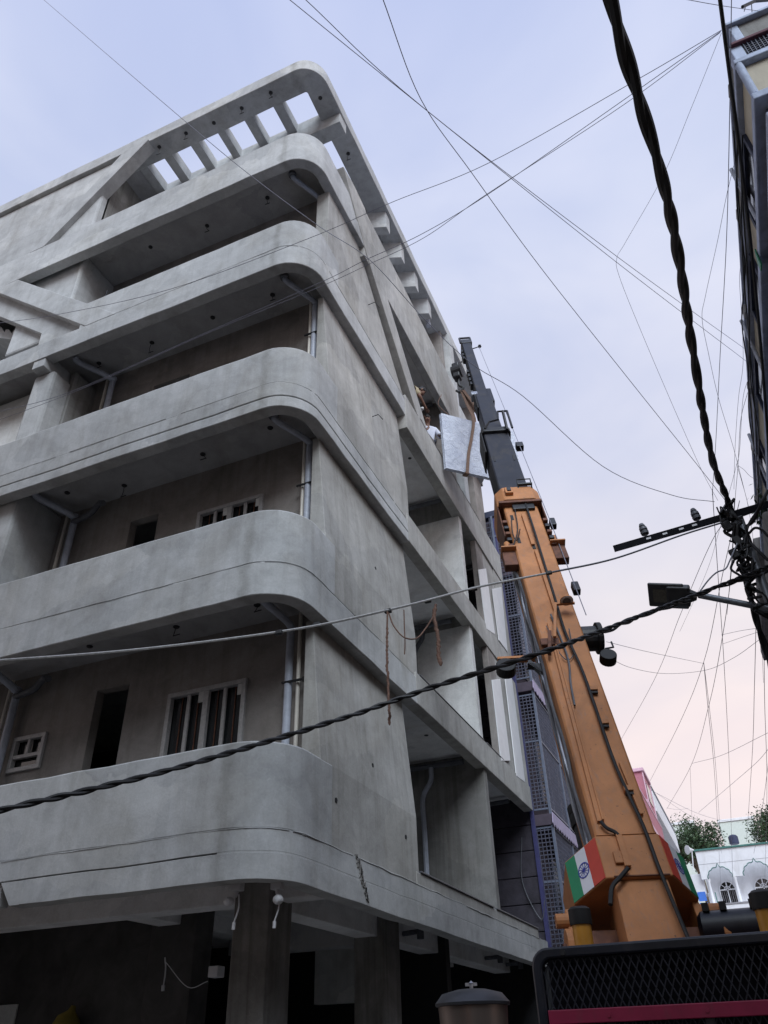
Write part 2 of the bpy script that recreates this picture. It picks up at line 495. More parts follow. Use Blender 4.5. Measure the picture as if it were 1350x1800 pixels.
def wall_holes(axis, a0, a1, z0, z1, t0, t1, holes):
    """solid wall with rectangular holes (axis = direction it runs along)"""
    mb = MB()
    us = sorted({a0, a1, *[h[0] for h in holes], *[h[1] for h in holes]})
    us = [u_ for u_ in us if a0 <= u_ <= a1]
    for i in range(len(us) - 1):
        ua, ub = us[i], us[i + 1]; mid = (ua + ub) / 2
        cuts = sorted([(max(h[2], z0), min(h[3], z1)) for h in holes if h[0] < mid < h[1]])
        z = z0
        segs = []
        for c0, c1 in cuts:
            if c0 > z: segs.append((z, c0))
            z = max(z, c1)
        if z < z1: segs.append((z, z1))
        for s0, s1 in segs:
            if axis == 'x': mb.box(ua, ub, t0, t1, s0, s1)
            else: mb.box(t0, t1, ua, ub, s0, s1)
    return mb

# ---------------------------------------------------------------- ground
struct(MB().box(-600, 600, -600, 600, -0.6, -0.004), 'ground', 'earth')
struct(MB().box(-3.2, 1.6, -60, 49, -0.3, 0.0), 'road', 'asphalt')
struct(MB().box(-3.6, -3.2, 7.2, 49, -0.3, 0.12), 'pavement', 'concrete_rough')
struct(MB().box(1.6, 2.0, -20, 49, -0.3, 0.12), 'pavement', 'concrete_rough')

# ================================================================ CONCRETE BUILDING
B = thing('concrete_building', 'unfinished grey cement apartment building with rounded balcony bands and diagonal braces', 'building', (-8, 12, 0))
XW = -14.0

def path(inset, yend, xstart=XW, n=10):
    r = 0.6 - inset
    p = [(xstart, 6.7 + inset), (-4.55, 6.7 + inset)]
    for i in range(1, n):
        a = -math.pi / 2 + (math.pi / 2) * i / n
        p.append((-4.55 + r * math.cos(a), 7.3 + r * math.sin(a)))
    p += [(-3.95 - inset, 7.3)]
    k = max(1, int((yend - 7.3) / 0.4))
    p += [(-3.95 - inset, 7.3 + (yend - 7.3) * i / k) for i in range(1, k + 1)]
    k = max(1, int((-4.55 - xstart) / 0.4))
    p = [(xstart + (-4.55 - xstart) * i / k, 6.7 + inset) for i in range(k)] + p[1:]
    return p

ZB = {1: 3.03, 2: 6.09, 3: 9.10, 4: 12.30, 5: 15.42}
ZL = {1: 3.49, 2: 6.55, 3: 9.56, 4: 12.76, 5: 15.86}
ZT = {1: 4.36, 2: 7.34, 3: 10.33, 4: 13.49, 5: 16.37}
YEND = {1: 17.64, 2: 10.75, 3: 10.75, 4: 11.05, 5: 9.12}
GROOVE = {1: 3.272, 3: 9.30}

def band_piece(name, z0, z1, i0, i1, yend, xs=XW, bevel=0.014):
    return part(MB().ribbon(path(i0, yend, xs), path(i1, yend, xs), z0, z1), name, 'concrete', B, bevel, auto=35)

for k in range(1, 6):
    if k in GROOVE:
        g = GROOVE[k]
        ye = YEND[k] if k == 3 else 7.62
        if k == 1:
            # lower fascia stops short on the left with a slanted end
            mb = MB().prism([(-7.0, 3.03), (-7.0, 3.266), (-7.33, 3.266), (-7.14, 3.03)], 'y', 6.7, 6.9)
            part(mb, 'fascia', 'concrete', B, 0.003)
            part(MB().box(XW, -7.36, 6.76, 6.9, 3.05, 3.27), 'fascia', 'concrete', B, 0.01)
            part(MB().box(-7.3, -4.6, 6.725, 6.9, 3.2655, 3.2805), 'groove', 'concrete_rough', B)
            part(MB().ribbon(path(0.001, YEND[1], -4.6), path(0.2, YEND[1], -4.6), 3.2655, 3.2805), 'beam', 'concrete', B, auto=35)
            band_piece('beam', 3.28, ZL[1], 0.0, 0.2, YEND[1], bevel=0.003)
            P0 = path(0.0, YEND[1], -7.0)
            P1 = path(0.2, YEND[1], -7.0)
            part(MB().ribbon(P0, P1, 3.03, 3.266), 'beam', 'concrete', B, 0.003, auto=35)
        else:
            band_piece('beam', ZB[k], g - 0.007, 0.0, 0.2, YEND[k])
            band_piece('groove', g - 0.0065, g + 0.0065, 0.025, 0.2, YEND[k] - 0.03, bevel=0)
            band_piece('beam', g + 0.007, ZL[k], 0.0, 0.2, YEND[k])
    else:
        band_piece('beam', ZB[k], ZL[k], 0.0, 0.2, YEND[k])
    ye = 7.9 if k < 5 else 9.12
    xs = -8.75 if k == 4 else XW
    band_piece('parapet', ZL[k] - 0.001, ZT[k], 0.016, 0.17, ye, xs, 0.02)

# mortar beads squeezed out along the pour joints
random.seed(17)
for k in (1, 2, 3, 4):
    pp = path(-0.001, YEND[k] - 0.1, -13.5 if k != 4 else -8.6)
    pp = catmull([(x, y, 0) for x, y in pp], 6)
    i = 0
    while i < len(pp) - 3:
        n_ = random.randint(14, 60)
        seg = pp[i:i + n_ + 1]
        if len(seg) > 2:
            part(MB().tube([(p.x, p.y, ZL[k] + noise.noise(Vector((p.x * 3, p.y * 3, k))) * 0.012) for p in seg], random.uniform(0.003, 0.0065), 5), 'mortar_bead', 'concrete', B, smooth=True)
        i += n_ + random.randint(0, 4)

# floor slabs and roof
for k in range(1, 6):
    inner = path(0.1, 17.85)
    poly = inner + [(XW, 17.85)]
    part(MB().prism(poly, 'z', ZB[k] + 0.30, ZB[k] + 0.45), 'floor_slab', 'ceiling', B)

# solid street-side wall panels, leaning back slightly under the next beam
for k, ye in ((1, 10.52), (2, 10.88), (3, 10.88)):
    zt = ZB[k + 1] + 0.02
    V = [(-3.9675, ZL[k] - 0.05), (-3.969, ZT[k]), (-4.12, zt), (-4.22, zt), (-4.22, ZL[k] - 0.05)]
    part(MB().prism(V, 'y', 7.6, ye), 'wall', 'concrete_wall', B, 0.012)
mb = MB().prism([(7.6, 12.72), (7.6, 15.44), (8.95, 15.44), (11.35, 12.9), (11.35, 12.72)], 'x', -4.32, -4.06)
part(mb, 'wall', 'concrete_wall', B, 0.012)

# street-side spandrel beams of the open bays
part(MB().box(-4.16, -3.944, 10.74, 17.9, 6.10, 6.63), 'spandrel', 'concrete_wall', B, 0.012)
part(MB().box(-4.16, -3.944, 10.74, 17.48, 9.12, 9.72), 'spandrel', 'concrete_wall', B, 0.012)
part(MB().box(-4.16, -3.93, 10.95, 17.9, 11.97, 12.88), 'spandrel', 'concrete_wall', B, 0.012)
part(MB().box(-4.14, -3.955, 9.02, 15.28, 15.14, 16.83), 'parapet', 'concrete_wall', B, 0.015)
part(MB().box(-4.12, -3.955, 10.4, 16.98, 3.485, 3.65), 'low_wall', 'concrete_wall', B, 0.01)
for a, b_ in ((10.53, 13.94), (14.11, 16.97)):
    part(MB().box(-4.16, -3.935, a, b_, 3.652, 3.672), 'sill', 'pvc_dark', B, 0.004)
for a, b_ in ((10.9, 14.36), (14.56, 15.75)):
    part(MB().box(-4.16, -3.935, a, b_, 6.632, 6.650), 'sill', 'pvc_dark', B, 0.004)
# rough mortar ridge on the fourth balcony edge
random.seed(4)
pts = [(-3.99 + random.uniform(-.012, .012), 11.5 + i * 0.14, 12.93 + random.uniform(-.03, .03)) for i in range(34)]
part(MB().tube(pts, 0.06, 7), 'mortar_ridge', 'concrete_rough', B, smooth=True)

# partitions seen inside the street bays
for k, mat in ((1, 'concrete_rough'), (2, 'plaster_pale'), (3, 'plaster_pale'), (4, 'plaster_brown')):
    z0, z1 = ZB[k] + 0.45, ZB[k + 1] + 0.30
    lim = z1 - (0.62 if k == 3 else 0.26 if k == 2 else 0.0)
    part(MB().box(-6.4, -4.0, 14.34, 14.54, z0, lim), 'partition_wall', mat, B, 0.01)
    if lim < z1:
        part(MB().box(-6.4, -4.02, 14.345, 14.535, lim, z1), 'cross_beam', 'concrete_rough', B, 0.01)
    part(MB().box(-6.55, -6.4, 8.0, 17.85, z0, z1), 'inner_wall', 'plaster_pale', B)
    part(MB().box(-6.4, -4.22, 10.6, 10.75, z0, z1), 'inner_wall', 'plaster_pale', B)
    part(MB().box(-6.4, -4.165, 10.76, 14.33, z1 - 0.012, z1 - 0.002), 'ceiling_bounce_panel', 'ceiling_lightened', B)  # pale sheets added under the slab to brighten the bay ceilings
    part(MB().box(-6.4, -4.165, 14.55, 17.8, z1 - 0.012, z1 - 0.002), 'ceiling_bounce_panel', 'ceiling_lightened', B)
    part(MB().box(-6.4, -4.2, 14.55, 17.8, z0 + 0.002, z0 + 0.012), 'bounce_floor', 'plaster_pale', B)  # pale floor sheets added to bounce light up into the bays
    part(MB().box(-6.4, -4.2, 10.76, 14.33, z0 + 0.002, z0 + 0.012), 'bounce_floor', 'plaster_pale', B)
    # drain run below the ceiling and down the inner corner
    zc = z1 - 0.14
    part(MB().tube(catmull([(-5.9, 14.2, zc), (-4.35, 14.2, zc - 0.02)], 2), 0.055, 8), 'drain_pipe', 'pvc_dark', B, smooth=True)
    if k in (1, 2):
        part(MB().tube(catmull([(-5.0, 14.18, zc - 0.05), (-5.02, 14.18, zc - 0.3), (-5.2, 14.18, zc - 0.6), (-5.2, 14.18, zc - 1.2), (-5.2, 14.18, z0)], 4), 0.05, 8), 'drain_pipe', 'pvc_grey' if k == 1 else 'pvc_dark', B, smooth=True)
    part(MB().tube([(-5.4, 17.5, zc), (-4.35, 17.4, zc)], 0.05, 8), 'drain_pipe', 'pvc_dark', B, smooth=True)
    part(MB().tube([(-4.55, 14.66, z0), (-4.55, 14.66, z1)], 0.045, 8), 'drain_pipe', 'pvc_grey', B, smooth=True)
# end pilasters with polished white cladding
for z0, z1, pan in ((6.6, 9.13, ([(15.539, 8.326), (16.282, 8.639), (16.313, 6.781), (15.528, 6.56)], [(16.779, 8.816), (17.474, 9.157), (17.461, 6.62), (17.257, 6.605), (16.713, 6.562)])),
                    (9.7, 11.99, ([(15.44, 11.085), (16.19, 11.528), (16.306, 9.767), (15.554, 9.573)], [(16.586, 11.148), (17.639, 11.743), (17.386, 9.768), (16.639, 9.765)]))):
    part(MB().box(-4.2, -3.975, 16.05, 17.0, z0, z1), 'pilaster', 'concrete_wall', B, 0.01)
    part(MB().box(-4.1, -3.955, 17.0, 17.85, z0, z1), 'pilaster', 'concrete_wall', B, 0.01)
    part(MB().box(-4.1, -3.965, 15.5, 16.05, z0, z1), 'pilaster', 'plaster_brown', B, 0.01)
    for p in pan:
        part(MB().prism(p, 'x', -3.962, -3.938), 'cladding_panel', 'marble', B, 0.004)
# columns of the upper storeys by the hook
part(MB().box(-4.2, -3.96, 15.1, 15.45, 12.88, 19.04), 'column', 'concrete', B, 0.012)
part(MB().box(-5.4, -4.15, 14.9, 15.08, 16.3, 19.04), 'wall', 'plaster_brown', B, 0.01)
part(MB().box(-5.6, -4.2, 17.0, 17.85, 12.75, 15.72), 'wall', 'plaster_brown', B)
# rounded far corner of the fifth floor
far = [(-3.95, 15.45)] + [(-4.75 + 0.8 * math.cos(a), 17.3 + 0.8 * math.sin(a)) for a in [math.pi / 2 * i / 8 for i in range(9)]] + [(-6.4, 18.1)]
fari = [(-4.15, 15.45)] + [(-4.75 + 0.6 * math.cos(a), 17.3 + 0.6 * math.sin(a)) for a in [math.pi / 2 * i / 8 for i in range(9)]] + [(-6.4, 17.9)]
part(MB().ribbon(far, fari, 15.42, 16.4), 'parapet', 'concrete', B, 0.01, auto=35)
part(MB().prism(fari[1:] + [(-6.4, 17.3)], 'z', 15.73, 15.86), 'floor_slab', 'ceiling', B)

# street-side diagonal brace
mb = MB().prism([(7.98, 16.82), (8.52, 16.90), (9.07, 16.84), (9.88, 15.42), (12.25, 13.02), (12.1, 12.86), (11.72, 12.86), (9.1, 15.30)], 'x', -4.2, -3.938)
part(mb, 'brace', 'concrete_wall', B, 0.015)

# roof frame with pergola openings
part(MB().ribbon(path(0.05, 18.7), path(0.55, 18.7), 19.035, 19.43), 'roof_frame', 'concrete', B, 0.015, auto=35)
part(MB().box(-6.6, -4.3, 18.35, 18.55, 15.86, 19.05), 'wall', 'plaster_brown', B)
part(MB().box(-7.0, -4.5, 9.72, 18.7, 19.05, 19.40), 'roof_slab', 'ceiling', B)
part(MB().box(XW, -8.98, 7.25, 12.0, 19.05, 19.40), 'roof_slab', 'ceiling', B)
part(MB().box(-9.3, -4.03, 7.96, 8.29, 18.66, 19.38), 'roof_beam', 'concrete', B, 0.012)
for xa, xb in ((-5.34, -5.12), (-6.09, -5.87), (-6.80, -6.62), (-7.54, -7.32), (-8.28, -8.06), (-9.00, -8.76)):
    part(MB().box(xa, xb, 7.24, 7.97, 19.05, 19.40), 'rafter', 'concrete', B, 0.01)
for y0 in (10.45, 11.42, 12.42, 13.42):
    s0 = 0.42
    mb = MB().prism([(-5.3, y0 - s0 * 0.6), (-4.07, y0 + 0.22), (-4.07, y0 + 0.46), (-5.3, y0 + 0.24 - s0 * 0.6)], 'z', 18.40, 19.045)
    part(mb, 'rafter', 'concrete', B, 0.01)
part(MB().lathe((-4.32, 14.35, 18.72), (0, 0, 1), [(0.06, 0), (0.075, 0.02), (0.075, 0.12), (0.06, 0.14), (0.06, 0.32)], 12), 'drain_outlet', 'pvc_grey', B, smooth=True)
# stair head seen through the pergola
part(MB().box(-10.3, -8.9, 8.6, 10.5, 16.2, 20.6), 'stair_head', 'concrete', B, 0.02)
part(MB().box(-10.0, -8.6, 8.4, 8.62, 19.9, 20.1), 'stair_head_slab', 'concrete', B, 0.01)

# left facade: recessed panels and diagonal braces
part(MB().box(XW, -9.45, 6.84, 7.1, 16.2, 19.05), 'wall', 'concrete', B, 0.05)
part(MB().box(-9.6, -9.45, 7.0, 8.6, 16.2, 19.05), 'wall', 'concrete_rough', B, 0.01)
part(MB().prism([(-8.33, 19.05), (-9.01, 19.05), (-10.07, 17.6), (-11.02, 16.36), (-10.64, 16.36)], 'y', 6.717, 7.0), 'brace', 'concrete', B, 0.008)
part(MB().prism([(-8.55, 12.74), (-7.85, 12.74), (-11.05, 15.43), (-11.75, 15.43)], 'y', 6.703, 6.98), 'brace', 'concrete', B, 0.012)
part(MB().prism([(-9.9, 12.74), (-8.5, 12.74), (-8.5, 13.1), (-11.3, 15.44), (-12.45, 15.44), (-9.93, 13.36)], 'y', 6.86, 7.06), 'wall', 'concrete', B, 0.01)
part(MB().box(-9.62, -9.5, 6.95, 7.9, 12.76, 15.72), 'wall', 'concrete', B, 0.05)
part(MB().box(-11.0, -9.55, 6.98, 7.2, 13.3, 15.72), 'wall', 'concrete', B, 0.05)
# stair flight inside the triangular opening
part(MB().prism([(-13.084, 15.487), (-12.38, 15.148), (-12.211, 14.955), (-12.18, 15.051), (-12.092, 14.991), (-11.92, 14.779), (-11.88, 14.852), (-11.795, 14.793), (-11.613, 14.542), (-11.612, 14.632), (-11.517, 14.587), (-11.354, 14.384), (-11.34, 14.485), (-11.139, 14.3), (-10.931, 14.036), (-11.053, 14.032), (-11.692, 14.4), (-12.931, 15.092)], 'y', 7.2, 8.3), 'stair_flight', 'concrete', B, 0.004)
part(MB().prism([(-10.988, 14.231), (-10.755, 14.268), (-10.534, 14.092), (-10.519, 14.041), (-10.953, 14.074)], 'y', 7.1, 8.3), 'stair_landing', 'concrete', B, 0.004)
part(MB().box(-13.8, -9.9, 8.7, 8.9, 12.75, 15.7), 'inner_wall', 'dark_room', B)
# columns of the left facade
part(MB().box(-9.76, -9.27, 6.9, 7.5, 9.55, 12.12), 'column', 'concrete', B, 0.06)
part(MB().box(-9.66, -9.38, 6.72, 7.85, 12.10, 12.45), 'cross_beam', 'concrete', B, 0.012)
part(MB().box(-9.32, -9.2, 7.3, 7.86, 9.55, 12.40), 'wall', 'concrete_rough', B, 0.01)
part(MB().box(-10.0, -9.22, 6.92, 7.9, 6.54, 9.40), 'column', 'concrete', B, 0.06)
part(MB().box(-13.9, -9.7, 7.4, 7.6, 9.55, 12.4), 'wall', 'plaster_pale', B, 0.01)

# balcony back walls with their openings
HOLES = {1: [(-6.37, -5.17, 4.25, 5.63), (-7.64, -7.08, 3.4, 5.93), (-8.96, -8.38, 4.96, 5.46)],
         2: [(-6.31, -5.15, 7.3, 8.57), (-7.65, -7.10, 6.4, 8.82)],
         3: [(-7.75, -6.95, 9.4, 11.9)], 4: []}
for k in range(1, 5):
    z0, z1 = ZB[k] + 0.45, ZB[k + 1] + 0.30
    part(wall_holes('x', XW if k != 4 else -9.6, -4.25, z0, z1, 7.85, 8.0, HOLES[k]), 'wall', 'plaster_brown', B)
    part(MB().box(-14.0, -6.55, 11.0, 11.2, z0, z1), 'inner_wall', 'dark_room', B)
    part(MB().box(-14.2, -14.0, 6.75, 17.85, z0, z1), 'wall', 'concrete', B)
    part(MB().box(-14.0, -6.4, 17.7, 17.85, z0, z1), 'wall', 'concrete', B)

def balcony_window(x0, x1, z0, z1, y=7.84, kind='sliding'):
    w = part(MB().box(x0, x1, y + 0.06, y + 0.068, z0, z1), 'window', 'glass', B)
    f = 0.06
    fr = MB().box(x0, x1, y - 0.03, y + 0.05, z1 - f, z1).box(x0, x1, y - 0.03, y + 0.05, z0, z0 + f).box(x0, x0 + f, y - 0.03, y + 0.05, z0 + f, z1 - f).box(x1 - f, x1, y - 0.03, y + 0.05, z0 + f, z1 - f)
    part(fr, 'frame', 'upvc', w, 0.006)
    if kind == 'sliding':
        xm = (x0 + x1) / 2
        part(MB().box(xm - 0.04, xm + 0.04, y - 0.02, y + 0.04, z0 + f, z1 - f), 'mullion', 'upvc', w, 0.005)
        for q in (0.27, 0.73):
            xx = x0 + (x1 - x0) * q
            part(MB().box(xx - 0.025, xx + 0.025, y + 0.0, y + 0.03, z0 + f, z1 - f), 'bar', 'upvc', w, 0.004)
        for q in (0.44, 0.93):
            xx = x0 + (x1 - x0) * q
            part(MB().box(xx - 0.045, xx + 0.035, y - 0.012, y - 0.004, z1 - f - 0.14, z1 - f), 'sticker', 'paper', w)
        for q in (0.16, 0.37, 0.62, 0.84):
            xx = x0 + (x1 - x0) * q
            part(MB().box(xx - 0.006, xx + 0.006, y + 0.045, y + 0.056, z0 + f, z1 - f), 'grille_bar', 'rust', w)
    else:
        zm = z0 + (z1 - z0) * 0.42
        part(MB().box(x0 + f, x1 - f, y - 0.02, y + 0.04, zm - 0.025, zm + 0.025), 'transom', 'upvc', w, 0.004)
        xm = (x0 + x1) / 2
        part(MB().box(xm - 0.02, xm + 0.02, y - 0.02, y + 0.04, zm + 0.025, z1 - f), 'mullion', 'upvc', w, 0.004)
    return w
balcony_window(-6.37, -5.17, 4.25, 5.63)
balcony_window(-6.31, -5.15, 7.3, 8.57)
balcony_window(-8.96, -8.38, 4.96, 5.46, kind='vent')
# timber door jamb leaning in the lower doorway
part(MB().box(-7.4, -7.32, 8.3, 8.4, 3.5, 5.5), 'door_jamb', 'orange_post', B)

# drain pipes by the corner and at the left column
def corner_pipes(k, xg, xc):
    z0, z1 = ZB[k] + 0.45, ZB[k + 1] + 0.26
    g = [(-4.63, 7.16, z1 - 0.0), (-4.60, 7.22, z1 - 0.06), (xg, 7.68, z1 - 0.16), (xg, 7.74, z1 - 0.28), (xg, 7.74, z1 - 0.6), (xg, 7.74, z0)]
    part(MB().tube(catmull(g, 5), 0.05, 10), 'drain_pipe', 'pvc_grey', B, smooth=True)
    if xc is not None:
        part(MB().tube([(xc, 7.76, z0), (xc, 7.76, z1)], 0.026, 8), 'water_pipe', 'pvc_cream', B, smooth=True)
    zm = z1 - 0.95
    part(MB().box(min(xg, xc or xg) - 0.07, max(xg, xc or xg) + 0.14, 7.69, 7.715, zm - 0.012, zm + 0.012).box(max(xg, xc or xg) + 0.09, max(xg, xc or xg) + 0.15, 7.7, 7.86, zm - 0.03, zm + 0.03), 'pipe_clamp', 'black_metal', B)
    part(MB().lathe((-4.63, 7.14, z1 - 0.03), (0, 0, 1), [(0.075, 0), (0.08, 0.03), (0.08, 0.08)], 12), 'floor_trap', 'pvc_dark', B, smooth=True)
corner_pipes(1, -4.51, -4.385)
corner_pipes(2, -4.345, -4.44)
corner_pipes(3, -4.345, -4.44)
corner_pipes(4, -4.34, None)
for k, xg, xc in ((2, -8.78, -8.98), (3, -8.70, -8.86), (1, -9.05, -9.22)):
    z0, z1 = ZB[k] + 0.45, ZB[k + 1] + 0.26
    part(MB().tube(catmull([(-9.1, 7.1, z1), (-9.08, 7.2, z1 - .06), (xg, 7.68, z1 - .2), (xg, 7.74, z1 - .4), (xg, 7.74, z0)], 5), 0.055, 10), 'drain_pipe', 'pvc_grey', B, smooth=True)
    part(MB().tube([(xc, 7.76, z0), (xc, 7.76, z1)], 0.028, 8), 'water_pipe', 'pvc_cream', B, smooth=True)
    if k < 3:
        part(MB().tube(catmull([(xg, 7.72, z1 - .3), (xg + .35, 7.7, z1 - .26), (xg + .55, 7.66, z1 - .14), (xg + .7, 7.6, z1 - .2)], 4), 0.05, 8), 'drain_pipe', 'pvc_dark', B, smooth=True)

# open conduit stubs left in the ceilings
random.seed(11)
STUBS = [(-6.78, 7.42, 15.72), (-8.15, 7.36, 15.72), (-5.33, 7.38, 15.72), (*(-5.018, 7.404), 12.6), (*(-6.249, 7.399), 12.6), (*(-7.603, 7.43), 12.6), (*(-8.831, 7.433), 12.6),
         (-4.83, 7.38, 9.40), (-6.09, 7.47, 9.40), (-7.7, 7.6, 9.40), (-8.67, 7.36, 9.40), (-4.82, 7.39, 6.39), (-6.09, 7.44, 6.39), (-7.5, 7.4, 6.39)]
STUBS += [(*p, 19.035) for p in [(-5.227, 6.946), (-5.987, 6.974), (-6.74, 7.003), (-7.452, 6.943), (-8.205, 6.96), (-4.284, 7.489), (-4.275, 8.905)]]
STUBS += [(-4.6, 11.6, 6.39), (-4.6, 12.9, 6.39), (-4.5, 15.9, 6.39), (-4.6, 11.7, 9.42), (-4.5, 12.6, 12.6), (-4.7, 11.9, 12.6), (-4.5, 15.4, 12.6), (-4.7, 15.9, 12.6), (-4.5, 11.4, 15.7), (-4.6, 13.2, 15.7)]
for i, (x, y, z) in enumerate(STUBS):
    mb = MB().lathe((x, y, z - 0.02), (0, 0, 1), [(0.035, 0), (0.045, 0.01), (0.045, 0.04)], 10)
    if i % 3 != 1:
        L = random.uniform(0.08, 0.28)
        mb.tube(catmull([(x, y, z), (x + random.uniform(-.03, .03), y, z - L * .6), (x + random.uniform(-.06, .06), y + .03, z - L)], 4), 0.006, 5)
        mb.tube([(x - .05, y + .02, z - L), (x + .05, y + .03, z - L + .01)], 0.008, 5)
    part(mb, 'conduit_stub', 'black_metal', B)
# dark discs with tie-hole shade put into their colour, and bent bars in the street wall
for y, z in ((7.99, 4.0), (9.1, 4.7), (10.08, 4.02), (9.36, 7.8)):
    x = -3.957 - 0.1 * max(0, (z - ZT[1 if z < 6 else 2])) - 0.006
    part(MB().lathe((x - 0.05, y, z), (1, 0, 0), [(0.028, 0), (0.028, 0.053)], 10), 'tie_hole_disc', 'dark_room', B)
for y, z in ((9.49, 10.98), (9.5, 14.05)):
    part(MB().tube([(-4.1, y - 0.1, z), (-3.9, y - 0.1, z + 0.01), (-3.9, y + 0.1, z + 0.06)], 0.008, 5), 'bent_bar', 'black_metal', B)
part(MB().tube([(-8.63, 6.95, 13.2), (-8.55, 6.95, 14.05)], 0.012, 5), 'starter_bar', 'black_metal', B)
# chipped strip on the first floor edge beam
random.seed(3)
mb = MB()
for i in range(26):
    t = i / 25
    y = 8.50 + 0.26 * t + random.uniform(-.03, .03); z = 3.50 - 0.40 * t
    mb.obox((-3.948, y, z), (1, 0, 0), Vector((0, 1, random.uniform(-.5, .5))).normalized(), Vector((0, random.uniform(-.5, .5), 1)).normalized(), 0.010, random.uniform(.015, .035), random.uniform(.012, .025))
part(mb, 'chipped_strip', 'column_dark', B, label='dark chipped strip of broken mortar', kind='stuff')

# ground floor under the building
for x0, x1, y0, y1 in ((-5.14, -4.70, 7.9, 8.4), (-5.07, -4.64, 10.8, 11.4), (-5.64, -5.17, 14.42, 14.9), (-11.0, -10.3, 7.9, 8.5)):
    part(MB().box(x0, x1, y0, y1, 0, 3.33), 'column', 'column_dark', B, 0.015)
part(MB().box(XW, -4.2, 8.02, 8.32, 3.06, 3.34), 'ceiling_beam', 'ceiling_lightened', B, 0.01)
part(MB().box(XW, -4.2, 8.33, 17.4, 3.315, 3.328), 'ceiling_bounce_panel', 'ceiling_lightened', B)  # pale sheet added under the slab in place of street bounce
part(MB().box(XW, -4.6, 6.92, 8.01, 3.315, 3.328), 'ceiling_bounce_panel', 'ceiling_lightened', B)
part(MB().box(-5.05, -4.72, 8.4, 17.4, 2.98, 3.34), 'ceiling_beam', 'ceiling_lightened', B, 0.01)
part(MB().box(-7.2, -6.85, 8.32, 13.0, 3.12, 3.34), 'ceiling_beam', 'ceiling_lightened', B, 0.01)
for yb in (11.0, 14.6):
    part(MB().box(-7.2, -5.05, yb, yb + 0.3, 2.92, 3.34), 'ceiling_beam', 'ceiling', B, 0.01)
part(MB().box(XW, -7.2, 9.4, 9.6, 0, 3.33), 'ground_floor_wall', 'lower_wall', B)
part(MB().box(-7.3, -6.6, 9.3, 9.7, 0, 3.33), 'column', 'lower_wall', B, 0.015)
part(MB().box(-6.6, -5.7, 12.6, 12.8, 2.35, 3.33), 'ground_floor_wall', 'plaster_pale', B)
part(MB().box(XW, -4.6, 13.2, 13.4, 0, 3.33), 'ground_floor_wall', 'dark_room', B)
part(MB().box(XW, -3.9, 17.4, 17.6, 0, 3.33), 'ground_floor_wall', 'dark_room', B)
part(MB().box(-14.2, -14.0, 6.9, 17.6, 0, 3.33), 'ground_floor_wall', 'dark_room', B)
for y in (11.6, 15.6, 17.0):
    part(MB().tube([(-4.4, y, 3.31), (-4.4, y, 3.0)], 0.05, 10).tube([(-4.4, y, 3.1), (-4.9, y + .2, 3.1)], 0.035, 8), 'drain_pipe', 'pvc_dark', B, smooth=True)

part(MB().box(XW, -4.0, 7.2, 17.6, 0.0, 0.12), 'ground_bounce_floor', 'concrete', B)  # pale floor added to bounce light onto the ground-floor ceiling
# things under the soffit
def security_camera(x, y, z, dx, label):
    t = thing('security_camera', label, 'camera', (x, y, z), 'security cameras under the first floor edge')
    part(MB().box(x - .055, x + .055, y - .04, y + .04, z - .07, z), 'mount_box', 'white_plastic', t, 0.006)
    part(MB().tube([(x, y, z - .07), (x + dx * .3, y, z - .12)], 0.018, 8), 'bracket', 'white_plastic', t, smooth=True)
    c = (x + dx, y - .03, z - .15)
    part(MB().lathe((c[0], c[1] - .05, c[2] - .02), (0.1, 1, 0.15), [(0.015, 0), (0.034, 0.01), (0.046, 0.04), (0.044, 0.07), (0.028, 0.10), (0.01, 0.11)], 14), 'camera_body', 'white_plastic', t, smooth=True)
    part(MB().tube(catmull([(x + .02, y, z - .1), (x + .03, y, z - .22), (x - .01, y, z - .34)], 4), 0.008, 6).tube([(x - .01, y, z - .34), (x - .012, y, z - .40)], 0.016, 6), 'cable_tail', 'white_plastic', t)
security_camera(-4.52, 6.98, 3.05, -0.07, 'white bullet security camera on a square box, left of the pair above the column')
security_camera(-4.16, 7.12, 3.05, 0.03, 'white bullet security camera on a grey plate, right of the pair above the column')
tag(MB().tube(catmull([(-6.803, 9, 2.719), (-6.772, 9, 2.583), (-6.776, 9, 2.405)], 4), 0.008, 6).tube([(-6.779, 9, 2.423), (-6.777, 9, 2.364)], 0.02, 6).tube(catmull([(-6.777, 9, 2.662), (-6.348, 8.9, 2.378), (-6.076, 8.9, 2.422)], 6), 0.005, 5).build('hanging_cable', 'white_plastic'), 'white cable end hanging in the dark ground floor', 'cable')
o = tag(MB().box(*(-6.051, -5.915), 8.85, 9.0, *(2.456, 2.572)).build('junction_box', 'white_plastic', None, 0.01), 'white box behind the corner column in the dark ground floor', 'box')
o = tag(MB().box(-9.85, -9.42, 9.37, 9.396, 1.9, 2.36).build('notice', 'paper'), 'pale paper notice on the dark wall at the bottom left', 'notice')
mb = MB().lathe((-8.45, 9.2, 1.75), (0.3, 0, 1), [(0.02, 0), (0.16, 0.05), (0.2, 0.25), (0.15, 0.42), (0.05, 0.5), (0.03, 0.56)], 12)
tag(mb.build('hanging_bag', 'yellow_bag', None, 0, True), 'dull yellow bag hanging on the dark ground floor wall', 'bag')

